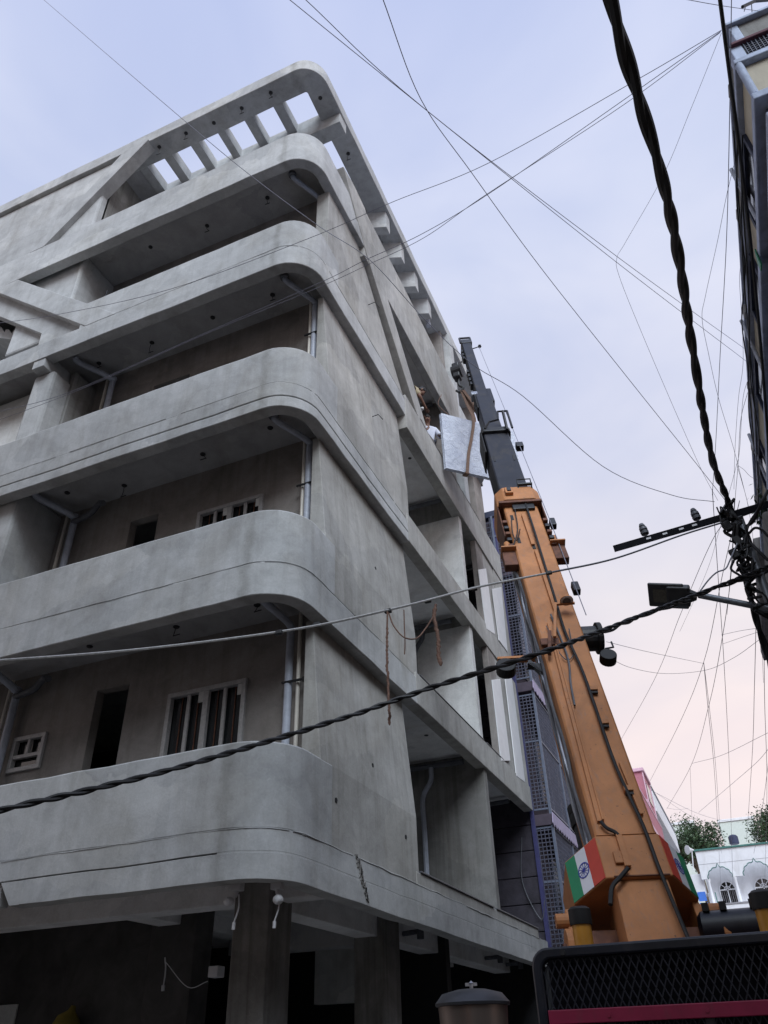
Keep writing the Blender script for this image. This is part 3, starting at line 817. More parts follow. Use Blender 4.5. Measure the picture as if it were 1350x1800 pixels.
# ================================================================ TRUCK CRANE
K = thing('truck_crane', 'orange telescopic truck crane with grey upper boom and tricolour flags at its foot', 'crane', (0.1, 6.8, 0))
CB = Vector((-0.734, 6.881, 2.657))
CU = Vector((-0.149, 0.423, 0.894)).normalized()
CS = Vector((0.943, 0.332, 0)).normalized()
CN = CS.cross(CU).normalized()
def CP(s, l, n=0.0):
    return CB + CS * s + CU * l + CN * n
def cbox(s0, s1, l0, l1, n0, n1, mb=None):
    mb = mb or MB()
    return mb.obox(CP((s0 + s1) / 2, (l0 + l1) / 2, (n0 + n1) / 2), CS, CU, CN, abs(s1 - s0) / 2, abs(l1 - l0) / 2, abs(n1 - n0) / 2)
def cprism(poly, l0, l1, mb=None):
    mb = mb or MB()
    return mb.loft([[CP(s, l0, n) for s, n in poly], [CP(s, l1, n) for s, n in poly]])

hexa = lambda w, d0, d1, c: [(-w + c, d0), (w - c, d0), (w, d0 - c), (w, d1 + 2 * c), (w - 2 * c, d1), (-w + 2 * c, d1), (-w, d1 + 2 * c), (-w, d0 - c)]
part(cprism(hexa(0.255, 0.0, -0.62, 0.02), 0.35, 6.7), 'boom_section', 'orange', K, 0.006)
part(cprism(hexa(0.235, -0.045, -0.56, 0.02), 6.5, 9.62), 'boom_section', 'boom_grey', K, 0.006, label='dark grey middle boom section')
part(cprism(hexa(0.165, -0.085, -0.48, 0.02), 9.5, 11.9), 'boom_section', 'boom_grey', K, 0.005, label='dark grey upper boom section')
part(cprism(hexa(0.118, -0.12, -0.42, 0.015), 11.7, 16.25), 'boom_section', 'boom_grey', K, 0.004, label='narrow dark grey top boom section')
# collar hood of the orange section
oc = lambda w, d0, d1, c: [(-w + c, d0), (w - c, d0), (w, d0 - c), (w, d1 + c), (w - c, d1), (-w + c, d1), (-w, d1 + c), (-w, d0 - c)]
hood = part(cprism(oc(0.345, 0.11, -0.74, 0.12), 6.50, 6.92), 'boom_collar', 'orange', K, 0.02)
for sgn in (-1, 1):
    part(cbox(sgn * 0.345, sgn * 0.325, 5.62 if sgn < 0 else 6.05, 6.52, -0.02, -0.5), 'collar_cheek', 'rust', K, 0.01)
part(cbox(-0.325, 0.325, 6.44, 6.505, 0.0, 0.09), 'collar_lip', 'rust', K, 0.008)
part(cbox(-0.2, -0.08, 6.62, 6.80, 0.11, 0.17), 'collar_bracket', 'orange', K, 0.012)
part(cbox(-0.17, -0.11, 6.66, 6.76, 0.165, 0.185), 'collar_bracket', 'black_metal', K)
part(MB().tube([CP(0.03, 6.86, 0.1), CP(0.03, 7.06, 0.16), CP(0.24, 7.06, 0.16), CP(0.24, 6.86, 0.1)], 0.012, 6), 'rope_guide', 'black_metal', K)
part(MB().tube([CP(0.03, 6.92, 0.14), CP(0.25, 6.92, 0.14)], 0.028, 10), 'rope_roller', 'black_metal', K, smooth=True)
part(cbox(-0.13, 0.2, 6.30, 6.44, 0.0, 0.05), 'roller_slot', 'black_metal', K, 0.01)
# collar of the middle section
part(cprism(oc(0.275, 0.02, -0.62, 0.05), 9.50, 9.68), 'boom_collar', 'black_metal', K, 0.01)
part(cprism([(-0.30, -0.05), (-0.265, -0.03), (-0.265, -0.50), (-0.30, -0.46)], 8.68, 9.62), 'collar_cheek', 'black_rubber', K, 0.02)
part(MB().tube([CP(-0.2, 9.6, 0.03), CP(-0.1, 9.75, 0.1), CP(0.07, 9.78, 0.12), CP(0.1, 10.1, 0.16), CP(0.28, 10.1, 0.16), CP(0.3, 9.5, 0.05)], 0.022, 6), 'rope_guide', 'black_metal', K)
part(MB().tube([CP(0.2, 10.1, 0.16), CP(0.2, 9.45, 0.04)], 0.03, 6), 'rope_guide', 'black_metal', K)
part(cbox(0.27, 0.40, 8.72, 8.90, -0.1, 0.02), 'side_roller', 'black_metal', K, 0.012)
for s in (-0.185, 0.155):
    part(cbox(s, s + 0.03, 8.25, 8.48, -0.046, -0.038), 'slot_plate', 'black_rubber', K)
# upper joints
part(cbox(0.10, 0.215, 11.5, 12.3, -0.40, -0.12), 'side_plate', 'boom_grey', K, 0.02)
part(cbox(-0.19, -0.16, 11.1, 11.95, -0.42, -0.10), 'side_plate', 'black_rubber', K, 0.02)
part(cbox(-0.24, -0.1, 11.95, 12.12, -0.3, -0.11), 'rope_guide', 'steel', K, 0.01)
for l in (12.9, 13.2, 13.5, 13.8, 14.9, 15.2, 15.5):
    part(cbox(-0.175, -0.118, l, l + 0.16, -0.36, -0.2), 'roller_bracket', 'black_metal', K, 0.01)
# boom head
part(cbox(-0.13, 0.15, 15.95, 16.25, -0.45, -0.1), 'boom_head', 'black_metal', K, 0.015)
hm = MB()
for a, b_ in (((-0.13, 16.25), (-0.13, 16.72)), ((-0.13, 16.72), (0.15, 16.72)), ((0.15, 16.72), (0.15, 16.25))):
    hm.tube([CP(a[0], a[1], -0.2), CP(b_[0], b_[1], -0.2)], 0.028, 6)
part(hm, 'head_guard', 'black_metal', K)
part(MB().cyl(CP(-0.08, 16.2, -0.5), CP(0.08, 16.2, -0.5), 0.16, 18), 'head_sheave', 'black_metal', K, 0.01)
part(MB().tube([CP(0.12, 15.5, -0.15), CP(0.2, 15.4, -0.1), CP(0.3, 15.5, -0.1)], 0.014, 6).lathe(CP(0.3, 15.5, -0.14), CN, [(0.03, 0), (0.05, 0.03), (0.03, 0.08)], 8), 'anemometer', 'black_metal', K)
# hook block hanging below the head
HX, HY = (-3.154, 13.765)
HX -= 0.27
part(MB().tube([CP(-0.03, 16.15, -0.62), (HX - 0.07, HY, 16.25)], 0.010, 5).tube([CP(0.05, 16.15, -0.62), (HX + 0.05, HY, 16.25)], 0.010, 5), 'hoist_rope', 'cable_black', K)
hb = MB()
hb.box(HX - 0.17, HX + 0.02, HY - 0.12, HY + 0.12, 15.72, 16.22)
part(hb, 'hook_block', 'black_metal', K, 0.03)
part(MB().cyl((HX - 0.2, HY, 15.98), (HX + 0.06, HY, 15.98), 0.17, 16), 'hook_sheave', 'black_rubber', K, 0.01)
part(MB().tube(catmull([(HX - .05, HY, 15.74), (HX - .05, HY, 15.5), (HX + .04, HY, 15.36), (HX - .04, HY, 15.24), (HX - .14, HY, 15.34)], 6), 0.035, 8), 'hook', 'black_metal', K, smooth=True)
part(MB().tube([CP(0.28, 15.45, -0.1), CP(0.33, 8.8, 0.0), CP(0.36, 6.0, 0.0), CP(0.36, 3.6, 0.0)], 0.006, 5), 'length_rope', 'wire_grey', K)

# boom foot with the flag plates
foot_poly = [(-0.26, 0.012), (0.26, 0.012), (0.5, -0.30), (0.5, -0.80), (-0.5, -0.80), (-0.5, -0.30)]
part(cprism(foot_poly, 0.085, 0.485), 'boom_foot', 'orange', K, 0.012)
part(MB().loft([[CP(s, 0.085, n) for s, n in [(-0.2, -0.02), (0.22, -0.02), (0.22, -0.7), (-0.2, -0.7)]],
                [CP(s, -0.75, n) for s, n in [(-0.24, -0.03), (0.22, -0.03), (0.22, -0.7), (-0.24, -0.7)]]]), 'boom_heel', 'orange', K, 0.008)
part(cbox(-0.48, 0.48, -0.55, -0.1, -0.75, -0.35), 'heel_block', 'rust', K, 0.02)
for sg in (-1, 1):
    part(cprism([(sg * 0.5, -0.32), (sg * 0.44, -0.32), (sg * 0.44, -0.78), (sg * 0.5, -0.78)], -0.6, 0.085), 'foot_cheek', 'orange', K, 0.01)
def flag(sg):
    a = Vector((sg * 0.26, 0.012)); b_ = Vector((sg * 0.5, -0.30))
    nrm = Vector((sg * 0.312, 0.24)).normalized() * 0.004
    f = None
    L0, L1 = 0.095, 0.47
    for q0, q1, mt, nm in ((0.02, 0.36, 'flag_red', 'flag'), (0.36, 0.68, 'flag_white', 'flag_band'), (0.68, 0.99, 'flag_green', 'flag_band')):
        p0 = a.lerp(b_, q0); p1 = a.lerp(b_, q1)
        o = part(cprism([tuple(p0), tuple(p1), tuple(p1 + nrm), tuple(p0 + nrm)], L0, L1), nm, mt, K if f is None else f)
        if f is None: f = o; o['label'] = 'painted tricolour flag with a blue spoked wheel'
    c2 = a.lerp(b_, 0.52) + nrm * 1.6
    c = CP(c2.x, (L0 + L1) / 2, c2.y)
    d = (CP(b_.x, 0, b_.y) - CP(a.x, 0, a.y)).normalized(); e_ = CU; nn_ = d.cross(e_).normalized()
    w = MB(); R_ = 0.066
    ring = lambda r0, r1: [[c + (d * math.cos(t) + e_ * math.sin(t)) * r + nn_ * h for r, h in ((r0, -.001), (r1, -.001), (r1, .001), (r0, .001))] for t in [2 * math.pi * i / 28 for i in range(29)]]
    w.loft(ring(R_ * 0.86, R_), False)
    w.loft(ring(0.0, R_ * 0.16), False)
    for i in range(12):
        t = 2 * math.pi * i / 12
        dr = d * math.cos(t) + e_ * math.sin(t); pr = d * -math.sin(t) + e_ * math.cos(t)
        w.obox(c + dr * R_ * 0.5, dr, pr, nn_, R_ * 0.4, 0.0022, 0.001)
    part(w, 'flag_wheel', 'flag_blue', f)
flag(-1); flag(1)
part(cbox(-0.16, -0.09, 0.2, 0.31, 0.012, 0.04), 'bolt_plate', 'orange', K, 0.006)
part(cbox(-0.2, 0.24, 0.088, 0.1, 0.012, 0.022), 'weld_seam', 'rust', K, 0.003)
part(cbox(-0.25, 0.25, 0.484, 0.492, 0.0, 0.016), 'weld_seam', 'orange', K, 0.003)
# pivot lugs beside the heel
for sg, pc, pd in ((-1, (984, 1608), (986, 1640)), (1, (1234, 1580), (1240, 1625))):
    c = CP(sg * 0.60, -0.02 if sg < 0 else 0.02, -0.35)
    part(MB().cyl(c - CS * 0.07, c + CS * 0.07, 0.055, 14), 'pivot_pin', 'orange', K, 0.006)
    c = CP(sg * 0.60, -0.24 if sg < 0 else -0.18, -0.35)
    part(MB().cyl(c - CS * 0.025, c + CS * 0.025, 0.13, 22), 'lug_plate', 'orange', K, 0.006)
    part(cbox(sg * 0.58, sg * 0.48, -0.45, 0.08, -0.42, -0.34), 'lug_arm', 'orange', K, 0.008)
    part(MB().cyl(c - CS * 0.05, c + CS * 0.05, 0.03, 8), 'lug_bolt', 'rust', K)
# luffing cylinder
part(MB().cyl(CP(-0.14, 0.0, -1.0), CP(-0.14, 1.55, -0.93), 0.075, 16), 'cylinder_barrel', 'black_metal', K, 0.01)
part(MB().lathe(CP(-0.14, 1.35, -0.94), CU, [(0.09, 0), (0.095, 0.02), (0.095, 0.12), (0.085, 0.14), (0.095, 0.16), (0.095, 0.24), (0.07, 0.26)], 18), 'cylinder_gland', 'black_rubber', K, smooth=True)
part(MB().cyl(CP(-0.14, 1.5, -0.93), CP(-0.08, 3.7, -0.68), 0.043, 14), 'cylinder_rod', 'chrome', K, smooth=True)
# hoses on the left flank
for n_, m_ in ((-0.16, 'pvc_dark'), (-0.24, 'steel'), (-0.31, 'pvc_dark'), (-0.38, 'steel')):
    pts = [CP(-0.275 + 0.012 * math.sin(i * 1.7 + n_ * 30), 0.5 + i * 0.34, n_ + 0.012 * math.cos(i * 2.1)) for i in range(15)]
    part(MB().tube(catmull(pts, 3), 0.017, 6), 'flank_hose', m_, K, smooth=True)
# fittings on the back of the boom
def bstrip(pts, w, h, name, mat):
    mb = MB()
    for i in range(len(pts) - 1):
        a, b_ = Vector(pts[i]), Vector(pts[i + 1])
        d = (b_ - a).normalized()
        mb.obox((a + b_) / 2, d, CN.cross(d).normalized(), CN, (b_ - a).length / 2, w / 2, h / 2)
    return part(mb, name, mat, K, 0.004)
bstrip([(-1.652, 9.464, 8.161), (-1.513, 9.091, 7.368)], 0.045, 0.04, 'conduit_cover', 'orange')
bstrip([(-1.477, 9.03, 7.23), (-1.268, 8.44, 5.984)], 0.045, 0.04, 'conduit_cover', 'orange')
bstrip([(-1.339, 8.302, 5.76), (-1.181, 7.728, 4.578), (-0.991, 7.07, 3.216)], 0.06, 0.03, 'edge_angle', 'orange')
bstrip([(-1.298, 8.173, 5.523), (-1.154, 7.683, 4.508), (-0.969, 7.066, 3.226)], 0.02, 0.03, 'edge_angle', 'orange')
bstrip([(-0.861, 7.03, 3.088), (-0.818, 6.901, 2.816)], 0.05, 0.04, 'conduit_cover', 'orange')
bstrip([(-0.773, 7.451, 3.798), (-0.657, 7.208, 3.266)], 0.03, 0.03, 'edge_angle', 'orange')
for pts, r in (([(-0.986, 7.041, 3.214), (-0.946, 7.024, 3.155), (-0.887, 7.024, 3.116), (-0.86, 7.017, 3.085)], 0.016), ([(-0.816, 6.87, 2.803), (-0.882, 6.81, 2.733), (-0.949, 6.746, 2.657), (-0.973, 6.669, 2.529)], 0.018)):
    part(MB().tube(catmull(pts, 4), r, 8), 'cable_jumper', 'black_rubber', K, smooth=True)
part(MB().tube(catmull([(-1.7, 9.843, 8.972), (-1.517, 9.327, 7.881), (-1.378, 8.89, 6.969), (-1.26, 8.519, 6.193), (-1.168, 8.222, 5.574), (-1.036, 7.976, 5.026), (-0.946, 7.751, 4.543), (-0.811, 7.381, 3.758), (-0.657, 7.118, 3.163), (-0.584, 6.937, 2.774), (-0.466, 6.699, 2.25)], 5), 0.016, 8), 'hydraulic_hose', 'black_rubber', K, smooth=True)
part(MB().tube(catmull([(-1.319, 8.365, 5.898), (-1.225, 8.185, 5.498), (-1.157, 8.015, 5.133), (-1.15, 7.84, 4.8), (-1.127, 7.684, 4.492)], 4), 0.012, 6), 'thin_hose', 'pvc_dark', K, smooth=True)
part(MB().tube(catmull([(-1.374, 8.242, 5.702), (-1.289, 8.116, 5.411), (-1.235, 8.037, 5.226), (-1.163, 8.013, 5.133), (-1.1, 8.079, 5.216), (-1.109, 8.172, 5.396), (-1.127, 8.291, 5.633)], 5), 0.006, 5), 'slack_wire', 'pvc_dark', K)
part(MB().tube(catmull([(-1.76, 9.482, 8.31), (-1.712, 9.209, 7.766), (-1.765, 8.968, 7.348)], 4), 0.009, 5).tube(catmull([(-1.803, 9.343, 8.078), (-1.78, 9.151, 7.701), (-1.723, 9.054, 7.481), (-1.681, 9.218, 7.763)], 4), 0.008, 5), 'slack_wire', 'black_rubber', K)
for px in ((-1.807, 9.409, 8.121), (-1.704, 9.124, 7.518), (-1.509, 9.102, 7.355)):
    part(MB().obox(px, CS, CU, CN, 0.022, 0.075, 0.004), 'slot_plate', 'black_rubber', K)
for px in ((-0.934, 7.857, 4.69), (-0.868, 7.647, 4.252), (-0.736, 7.298, 3.508)):
    p = Vector(px)
    part(MB().obox(p, CS, CU, CN, 0.04, 0.03, 0.03), 'clip_bracket', 'orange', K, 0.006)
    part(MB().obox(p - CU * 0.045, CS, CU, CN, 0.035, 0.014, 0.012), 'clip_bracket', 'black_rubber', K)
# guide stubs along both flanks under the collar
for i in range(5):
    for sg in (-1, 1):
        l = 5.95 - i * 0.17
        part(cbox(sg * 0.26, sg * 0.33, l, l + 0.07, -0.1, 0.02), 'guide_stub', 'black_metal' if i % 2 else 'rust', K, 0.01)
for sg, l in ((-1, 4.85), (1, 4.95)):
    part(cbox(sg * 0.255, sg * 0.44, l, l + 0.35, -0.14, -0.02), 'stop_block', 'rust', K, 0.012)
    part(cbox(sg * 0.24, sg * 0.45, l + 0.34, l + 0.37, -0.14, 0.06), 'stop_flange', 'orange', K, 0.005)
    part(MB().cyl(CP(sg * 0.34, l + 0.38, -0.05), CP(sg * 0.34, l + 0.6, -0.05), 0.045, 10), 'stop_pin', 'orange', K, smooth=True)
part(cbox(0.33, 0.42, 4.15, 4.34, -0.1, 0.0), 'side_roller', 'black_metal', K, 0.012)
part(cbox(0.36, 0.44, 5.85, 6.05, -0.1, 0.0), 'side_roller', 'black_metal', K, 0.012)
# work light on its bracket
wl_ = Vector((-1.103, 8.355, 6.026))
wlamp = part(MB().lathe(wl_ - Vector((0, 0, 0.0)), (0.1, -0.35, -1), [(0.03, -0.08), (0.075, -0.02), (0.08, 0.0)], 16), 'work_light', 'orange', K, smooth=True)
part(MB().lathe(wl_, (0.1, -0.35, -1), [(0.072, 0.002), (0.072, 0.006)], 16), 'lens', 'white_plastic', wlamp)
part(MB().lathe(wl_, (0.1, -0.35, -1), [(0.05, 0.007), (0.02, 0.012)], 12), 'lens', 'pvc_dark', wlamp)
bstrip([(-1.241, 8.355, 6.028), (-1.265, 8.033, 5.44)], 0.035, 0.03, 'light_bracket', 'orange')
bstrip([(-1.241, 8.344, 6.007), (-1.024, 8.421, 6.009)], 0.03, 0.03, 'light_bracket', 'orange')
bstrip([(-1.326, 8.126, 5.566), (-1.335, 7.929, 5.202)], 0.04, 0.04, 'light_bracket', 'rust')
part(cbox(-0.27, -0.06, 3.02, 3.14, 0.0, 0.05), 'light_bracket', 'rust', K, 0.01)
# hose reels on both flanks
part(MB().cyl(CP(0.26, 3.40, -0.2), CP(0.46, 3.40, -0.2), 0.15, 20), 'hose_reel', 'black_metal', K, 0.01)
part(MB().cyl(CP(0.44, 3.40, -0.2), CP(0.50, 3.40, -0.2), 0.19, 20), 'hose_reel', 'black_rubber', K, 0.01)
part(MB().cyl(CP(0.50, 3.06, -0.28), CP(0.50, 3.06, -0.16), 0.095, 18), 'pulley', 'black_rubber', K, 0.01)
part(MB().tube([CP(0.5, 3.2, -0.2), CP(0.6, 3.22, -0.2), CP(0.6, 3.32, -0.2)], 0.012, 5), 'reel_handle', 'black_metal', K)
part(cbox(-0.27, -0.74, 3.22, 3.26, -0.36, -0.28), 'reel_arm', 'orange', K, 0.005)
part(MB().cyl(CP(-0.66, 3.08, -0.38), CP(-0.66, 3.08, -0.25), 0.115, 18), 'pulley', 'black_rubber', K, 0.01)
part(MB().loft([[CP(-0.255, 3.0, n), CP(-0.42, 3.02, n), CP(-0.40, 3.12, n), CP(-0.255, 2.8, n)] for n in (-0.3, -0.2)]), 'reel_bracket', 'black_metal', K)

# machine house, guard and running gear
part(MB().box(-1.04, 1.30, 4.56, 5.2, 1.05, 2.042), 'dark_backing', 'iron_dark', K, 0.02)  # near-black box added behind the mesh, standing in for shade there
part(MB().box(-1.06, 1.34, 4.62, 9.4, 1.05, 1.86), 'machine_house', 'guard_paint', K, 0.05)
part(MB().box(-0.95, 1.25, 3.95, 10.6, 0.62, 1.05), 'chassis', 'black_metal', K, 0.03)
part(MB().box(-1.0, 0.3, 6.3, 8.2, 1.8, 2.2), 'turret', 'rust', K, 0.04)
for x in (-0.92, 1.20):
    for y in (4.6, 8.4, 9.9):
        w = part(MB().lathe((x - 0.16, y, 0.5), (1, 0, 0), [(0.30, 0), (0.46, 0.0), (0.5, 0.05), (0.5, 0.27), (0.46, 0.32), (0.30, 0.32)], 26), 'wheel', 'black_rubber', K, smooth=True)
        part(MB().lathe((x - 0.13, y, 0.5), (1, 0, 0), [(0.05, 0), (0.29, 0.0), (0.29, 0.26), (0.05, 0.26)], 20), 'rim', 'orange', w)
# rear guard: rounded frame, diamond mesh, magenta strip
gx0, gx1, gz0, gz1, gy = -1.10, 1.36, 1.25, 2.055, 4.5
r_ = 0.085
def rr_path(i):
    x0, x1, z0, z1, r = gx0 + i, gx1 - i, gz0 + i, gz1 - i, max(0.01, r_ - i * 0.6)
    P = []
    for cx, cz, a0 in ((x0 + r, z1 - r, math.pi), (x1 - r, z1 - r, math.pi / 2), (x1 - r, z0 + r, 0), (x0 + r, z0 + r, -math.pi / 2)):
        for j in range(7):
            a = a0 - math.pi / 2 * j / 6
            P.append((cx + r * math.cos(a), cz + r * math.sin(a)))
    return P
po, pi_ = rr_path(0), rr_path(0.052)
n_ = len(po); V = []; F = []
for p in (po, pi_):
    for y in (gy - 0.03, gy + 0.03):
        V += [(q[0], y, q[1]) for q in p]
for i in range(n_):
    j = (i + 1) % n_
    F += [(i, j, 2 * n_ + j, 2 * n_ + i), (n_ + i, 3 * n_ + i, 3 * n_ + j, n_ + j), (i, n_ + i, n_ + j, j), (2 * n_ + i, 2 * n_ + j, 3 * n_ + j, 3 * n_ + i)]
guard = part(MB().add(V, F), 'rear_guard', 'guard_paint', K, 0.012, label='black rounded guard frame with diamond mesh', auto=30)
mb = MB()
x0, x1, z0, z1 = gx0 + 0.05, gx1 - 0.05, gz0 + 0.05, gz1 - 0.05
slope = 2.15; step = 0.038
xx = x0 - (z1 - z0) / slope
while xx < x1:
    for dirn in (1, -1):
        a = (xx, z0) if dirn == 1 else (xx, z1)
        b_ = (xx + (z1 - z0) / slope, z1) if dirn == 1 else (xx + (z1 - z0) / slope, z0)
        # clip to the frame
        def cl(p, q):
            t0, t1 = 0.0, 1.0
            dx = q[0] - p[0]
            t0 = max(t0, (x0 - p[0]) / dx); t1 = min(t1, (x1 - p[0]) / dx)
            return t0, t1
        t0, t1 = cl(a, b_)
        if t0 < t1:
            pa = Vector((a[0] + (b_[0] - a[0]) * t0, gy + 0.004 * dirn, a[1] + (b_[1] - a[1]) * t0))
            pb = Vector((a[0] + (b_[0] - a[0]) * t1, gy + 0.004 * dirn, a[1] + (b_[1] - a[1]) * t1))
            d = (pb - pa).normalized()
            mb.obox((pa + pb) / 2, d, Vector((0, 1, 0)), d.cross(Vector((0, 1, 0))), (pb - pa).length / 2, 0.003, 0.0028)
    xx += step
part(mb, 'mesh', 'guard_mesh', guard, kind='stuff')
part(MB().box(-1.045, 1.3, gy - 0.028, gy - 0.012, 1.725, 1.785), 'strip', 'magenta', guard, 0.004, label='magenta strip across the black mesh')
for x in (-0.75, -0.3, 0.2, 0.7, 1.1):
    part(MB().box(x - 0.02, x + 0.02, gy - 0.008, gy + 0.02, gz0 + 0.05, 1.725), 'stay', 'guard_paint', guard)
    part(MB().cyl((x, gy - 0.033, 1.755), (x, gy - 0.02, 1.755), 0.010, 8), 'bolt', 'magenta', guard)
part(MB().cyl((-0.93, gy - 0.036, 2.028), (-0.93, gy - 0.02, 2.028), 0.014, 8), 'bolt', 'black_metal', guard)
for x in (-0.985, 0.075):
    p_ = part(MB().cyl((x, 5.4, 1.2), (x, 5.4, 2.265), 0.058, 16), 'guard_post', 'orange_post', K, smooth=True)
    part(MB().lathe((x, 5.4, 2.255), (0, 0, 1), [(0.068, 0), (0.07, 0.02), (0.07, 0.085), (0.05, 0.1)], 16), 'cap', 'black_rubber', p_, smooth=True)
tank = part(MB().lathe((-0.42, 7.3, 2.385), (1, 0, 0), [(0.02, 0), (0.09, 0.01), (0.125, 0.04), (0.125, 1.7), (0.09, 1.74), (0.02, 1.75)], 22), 'hydraulic_tank', 'guard_paint', K, smooth=True)
for x in (-0.33, -0.2, 0.02):
    part(MB().box(x - 0.025, x + 0.025, 7.22, 7.38, 2.50, 2.56), 'tank_strap', 'black_rubber', tank)

# dome-lidded tin canister in front of the building
T = thing('metal_canister', 'brown metal canister with a dark domed lid, left of the black mesh guard', 'canister', (-1.15, 3.6, 0))
part(MB().lathe((-1.15, 3.6, 1.38), (0, 0, 1), [(0.05, 0), (0.12, 0.02), (0.128, 0.2), (0.143, 0.40)], 32), 'body', 'brown_tin', T, smooth=True)
lid = part(MB().lathe((-1.15, 3.6, 1.775), (0, 0, 1), [(0.14, 0.0), (0.153, 0.002), (0.155, 0.012), (0.147, 0.02), (0.125, 0.045), (0.06, 0.06), (0.0, 0.063)], 32), 'lid', 'lid_dark', T, smooth=True)
part(MB().lathe((-1.15, 3.6, 1.835), (0, 0, 1), [(0.008, 0), (0.008, 0.02), (0.012, 0.022), (0.0, 0.032)], 10).obox((-1.15, 3.6, 1.853), (1, 0.2, 0), (-0.2, 1, 0), (0, 0, 1), 0.024, 0.003, 0.006), 'wing_nut', 'steel', lid)
part(MB().cyl((-1.15, 3.6, 0.0), (-1.15, 3.6, 1.4), 0.06, 16), 'standpipe', 'black_metal', T, smooth=True)
part(MB().cyl((-1.15, 3.6, 0.0), (-1.15, 3.6, 0.05), 0.16, 16), 'base_plate', 'black_metal', T)

# hoisted load: stone slabs in film, hung in a sling
D = Vector((0.71, 0.704, 0)).normalized(); Nn = Vector((D.y, -D.x, 0))
SC = Vector((-3.15, 13.76, 13.235))
Lh, Hh = 0.985, 0.83
L = thing('slab_bundle', 'bundle of stone slabs in crinkled plastic film hanging from the crane hook', 'stone slabs', tuple(SC - Vector((0, 0, Hh))))
tilt = Vector((0, 0, 1))
for i, off in enumerate((-0.022, 0.022)):
    nv, nf = [], []
    NX, NZ = 26, 22
    random.seed(50 + i)
    for iz in range(NZ + 1):
        for ix in range(NX + 1):
            a = -1 + 2 * ix / NX; c_ = -1 + 2 * iz / NZ
            p = SC + D * (a * Lh + (0.012 * i)) + tilt * (c_ * Hh)
            w_ = noise.noise(p * 3.1) * 0.012 + noise.noise(p * 9.0) * 0.005
            nv.append(p + Nn * (off + 0.02 + w_))
    m0 = len(nv)
    for iz in range(NZ + 1):
        for ix in range(NX + 1):
            a = -1 + 2 * ix / NX; c_ = -1 + 2 * iz / NZ
            nv.append(SC + D * (a * Lh + 0.012 * i) + tilt * (c_ * Hh) + Nn * (off - 0.02))
    W_ = NX + 1
    for iz in range(NZ):
        for ix in range(NX):
            q = iz * W_ + ix
            nf.append((q, q + 1, q + W_ + 1, q + W_)); nf.append((m0 + q + 1, m0 + q, m0 + q + W_, m0 + q + W_ + 1))
    rim = [ix for ix in range(W_)] + [iz * W_ + NX for iz in range(1, NZ + 1)] + [NZ * W_ + ix for ix in range(NX - 1, -1, -1)] + [iz * W_ for iz in range(NZ - 1, 0, -1)]
    for k_ in range(len(rim)):
        p_, q_ = rim[k_], rim[(k_ + 1) % len(rim)]
        nf.append((p_, m0 + p_, m0 + q_, q_))
    part(MB().add(nv, nf), 'slab', 'wrapped_slab', L, smooth=True, auto=50)

def strap_mesh(pts, w, th, wd):
    mb = MB(); pts = [Vector(p) for p in pts]; rings = []
    for i, p in enumerate(pts):
        t = (pts[min(i + 1, len(pts) - 1)] - pts[max(i - 1, 0)]).normalized()
        x = (Vector(wd) - t * Vector(wd).dot(t)).normalized(); y = t.cross(x)
        rings.append([p + x * w + y * th, p - x * w + y * th, p - x * w - y * th, p + x * w - y * th])
    return mb.loft(rings)
S_ = thing('lifting_sling', 'brown webbing sling wrapped round the hanging slabs and looped over the hook', 'sling', (HX, HY, 12.4))
top = Vector((HX - 0.02, HY, 15.3))
fr = Nn * 0.075; bk = -Nn * 0.06
ta = SC - D * 0.13 + tilt * (Hh + 0.02); ba = SC - D * 0.46 - tilt * (Hh + 0.02)
part(strap_mesh(catmull([top, top.lerp(ta + fr, 0.5) , ta + fr, ta.lerp(ba, 0.33) + fr + D * 0.01, ta.lerp(ba, 0.66) + fr - D * 0.02, ba + fr], 6), 0.036, 0.006, D), 'strap', 'strap', S_)
part(strap_mesh([ba + fr, ba + fr - tilt * 0.02, ba + bk - tilt * 0.02, ba + bk], 0.055, 0.006, D), 'strap', 'strap', S_)
part(strap_mesh(catmull([top + Vector((0.03, 0.05, 0)), ta + bk + D * 0.1, ba + bk], 6), 0.055, 0.006, D), 'strap', 'strap', S_)
tb = SC + D * 0.22 + tilt * (Hh + 0.02); bb = SC + D * 0.60 - tilt * (Hh + 0.02)
part(strap_mesh(catmull([top + Vector((0.05, 0, 0)), tb + fr, bb + fr], 6), 0.05, 0.006, D), 'strap', 'strap', S_)
part(strap_mesh([bb + fr, bb + fr - tilt * 0.02, bb + bk - tilt * 0.02, bb + bk], 0.05, 0.006, D), 'strap', 'strap', S_)
part(strap_mesh(catmull([top + Vector((0.06, 0.05, 0)), tb + bk, bb + bk], 6), 0.05, 0.006, D), 'strap', 'strap', S_)
tag(MB().tube(catmull([(-3.86, 13.4, 15.0), (-3.9, 13.2, 14.5), tuple(SC - D * 0.7 + tilt * Hh)], 5), 0.008, 5).build('guide_rope', 'rope_brown'), 'thin brown guide rope tied to the top left of the slabs', 'rope')

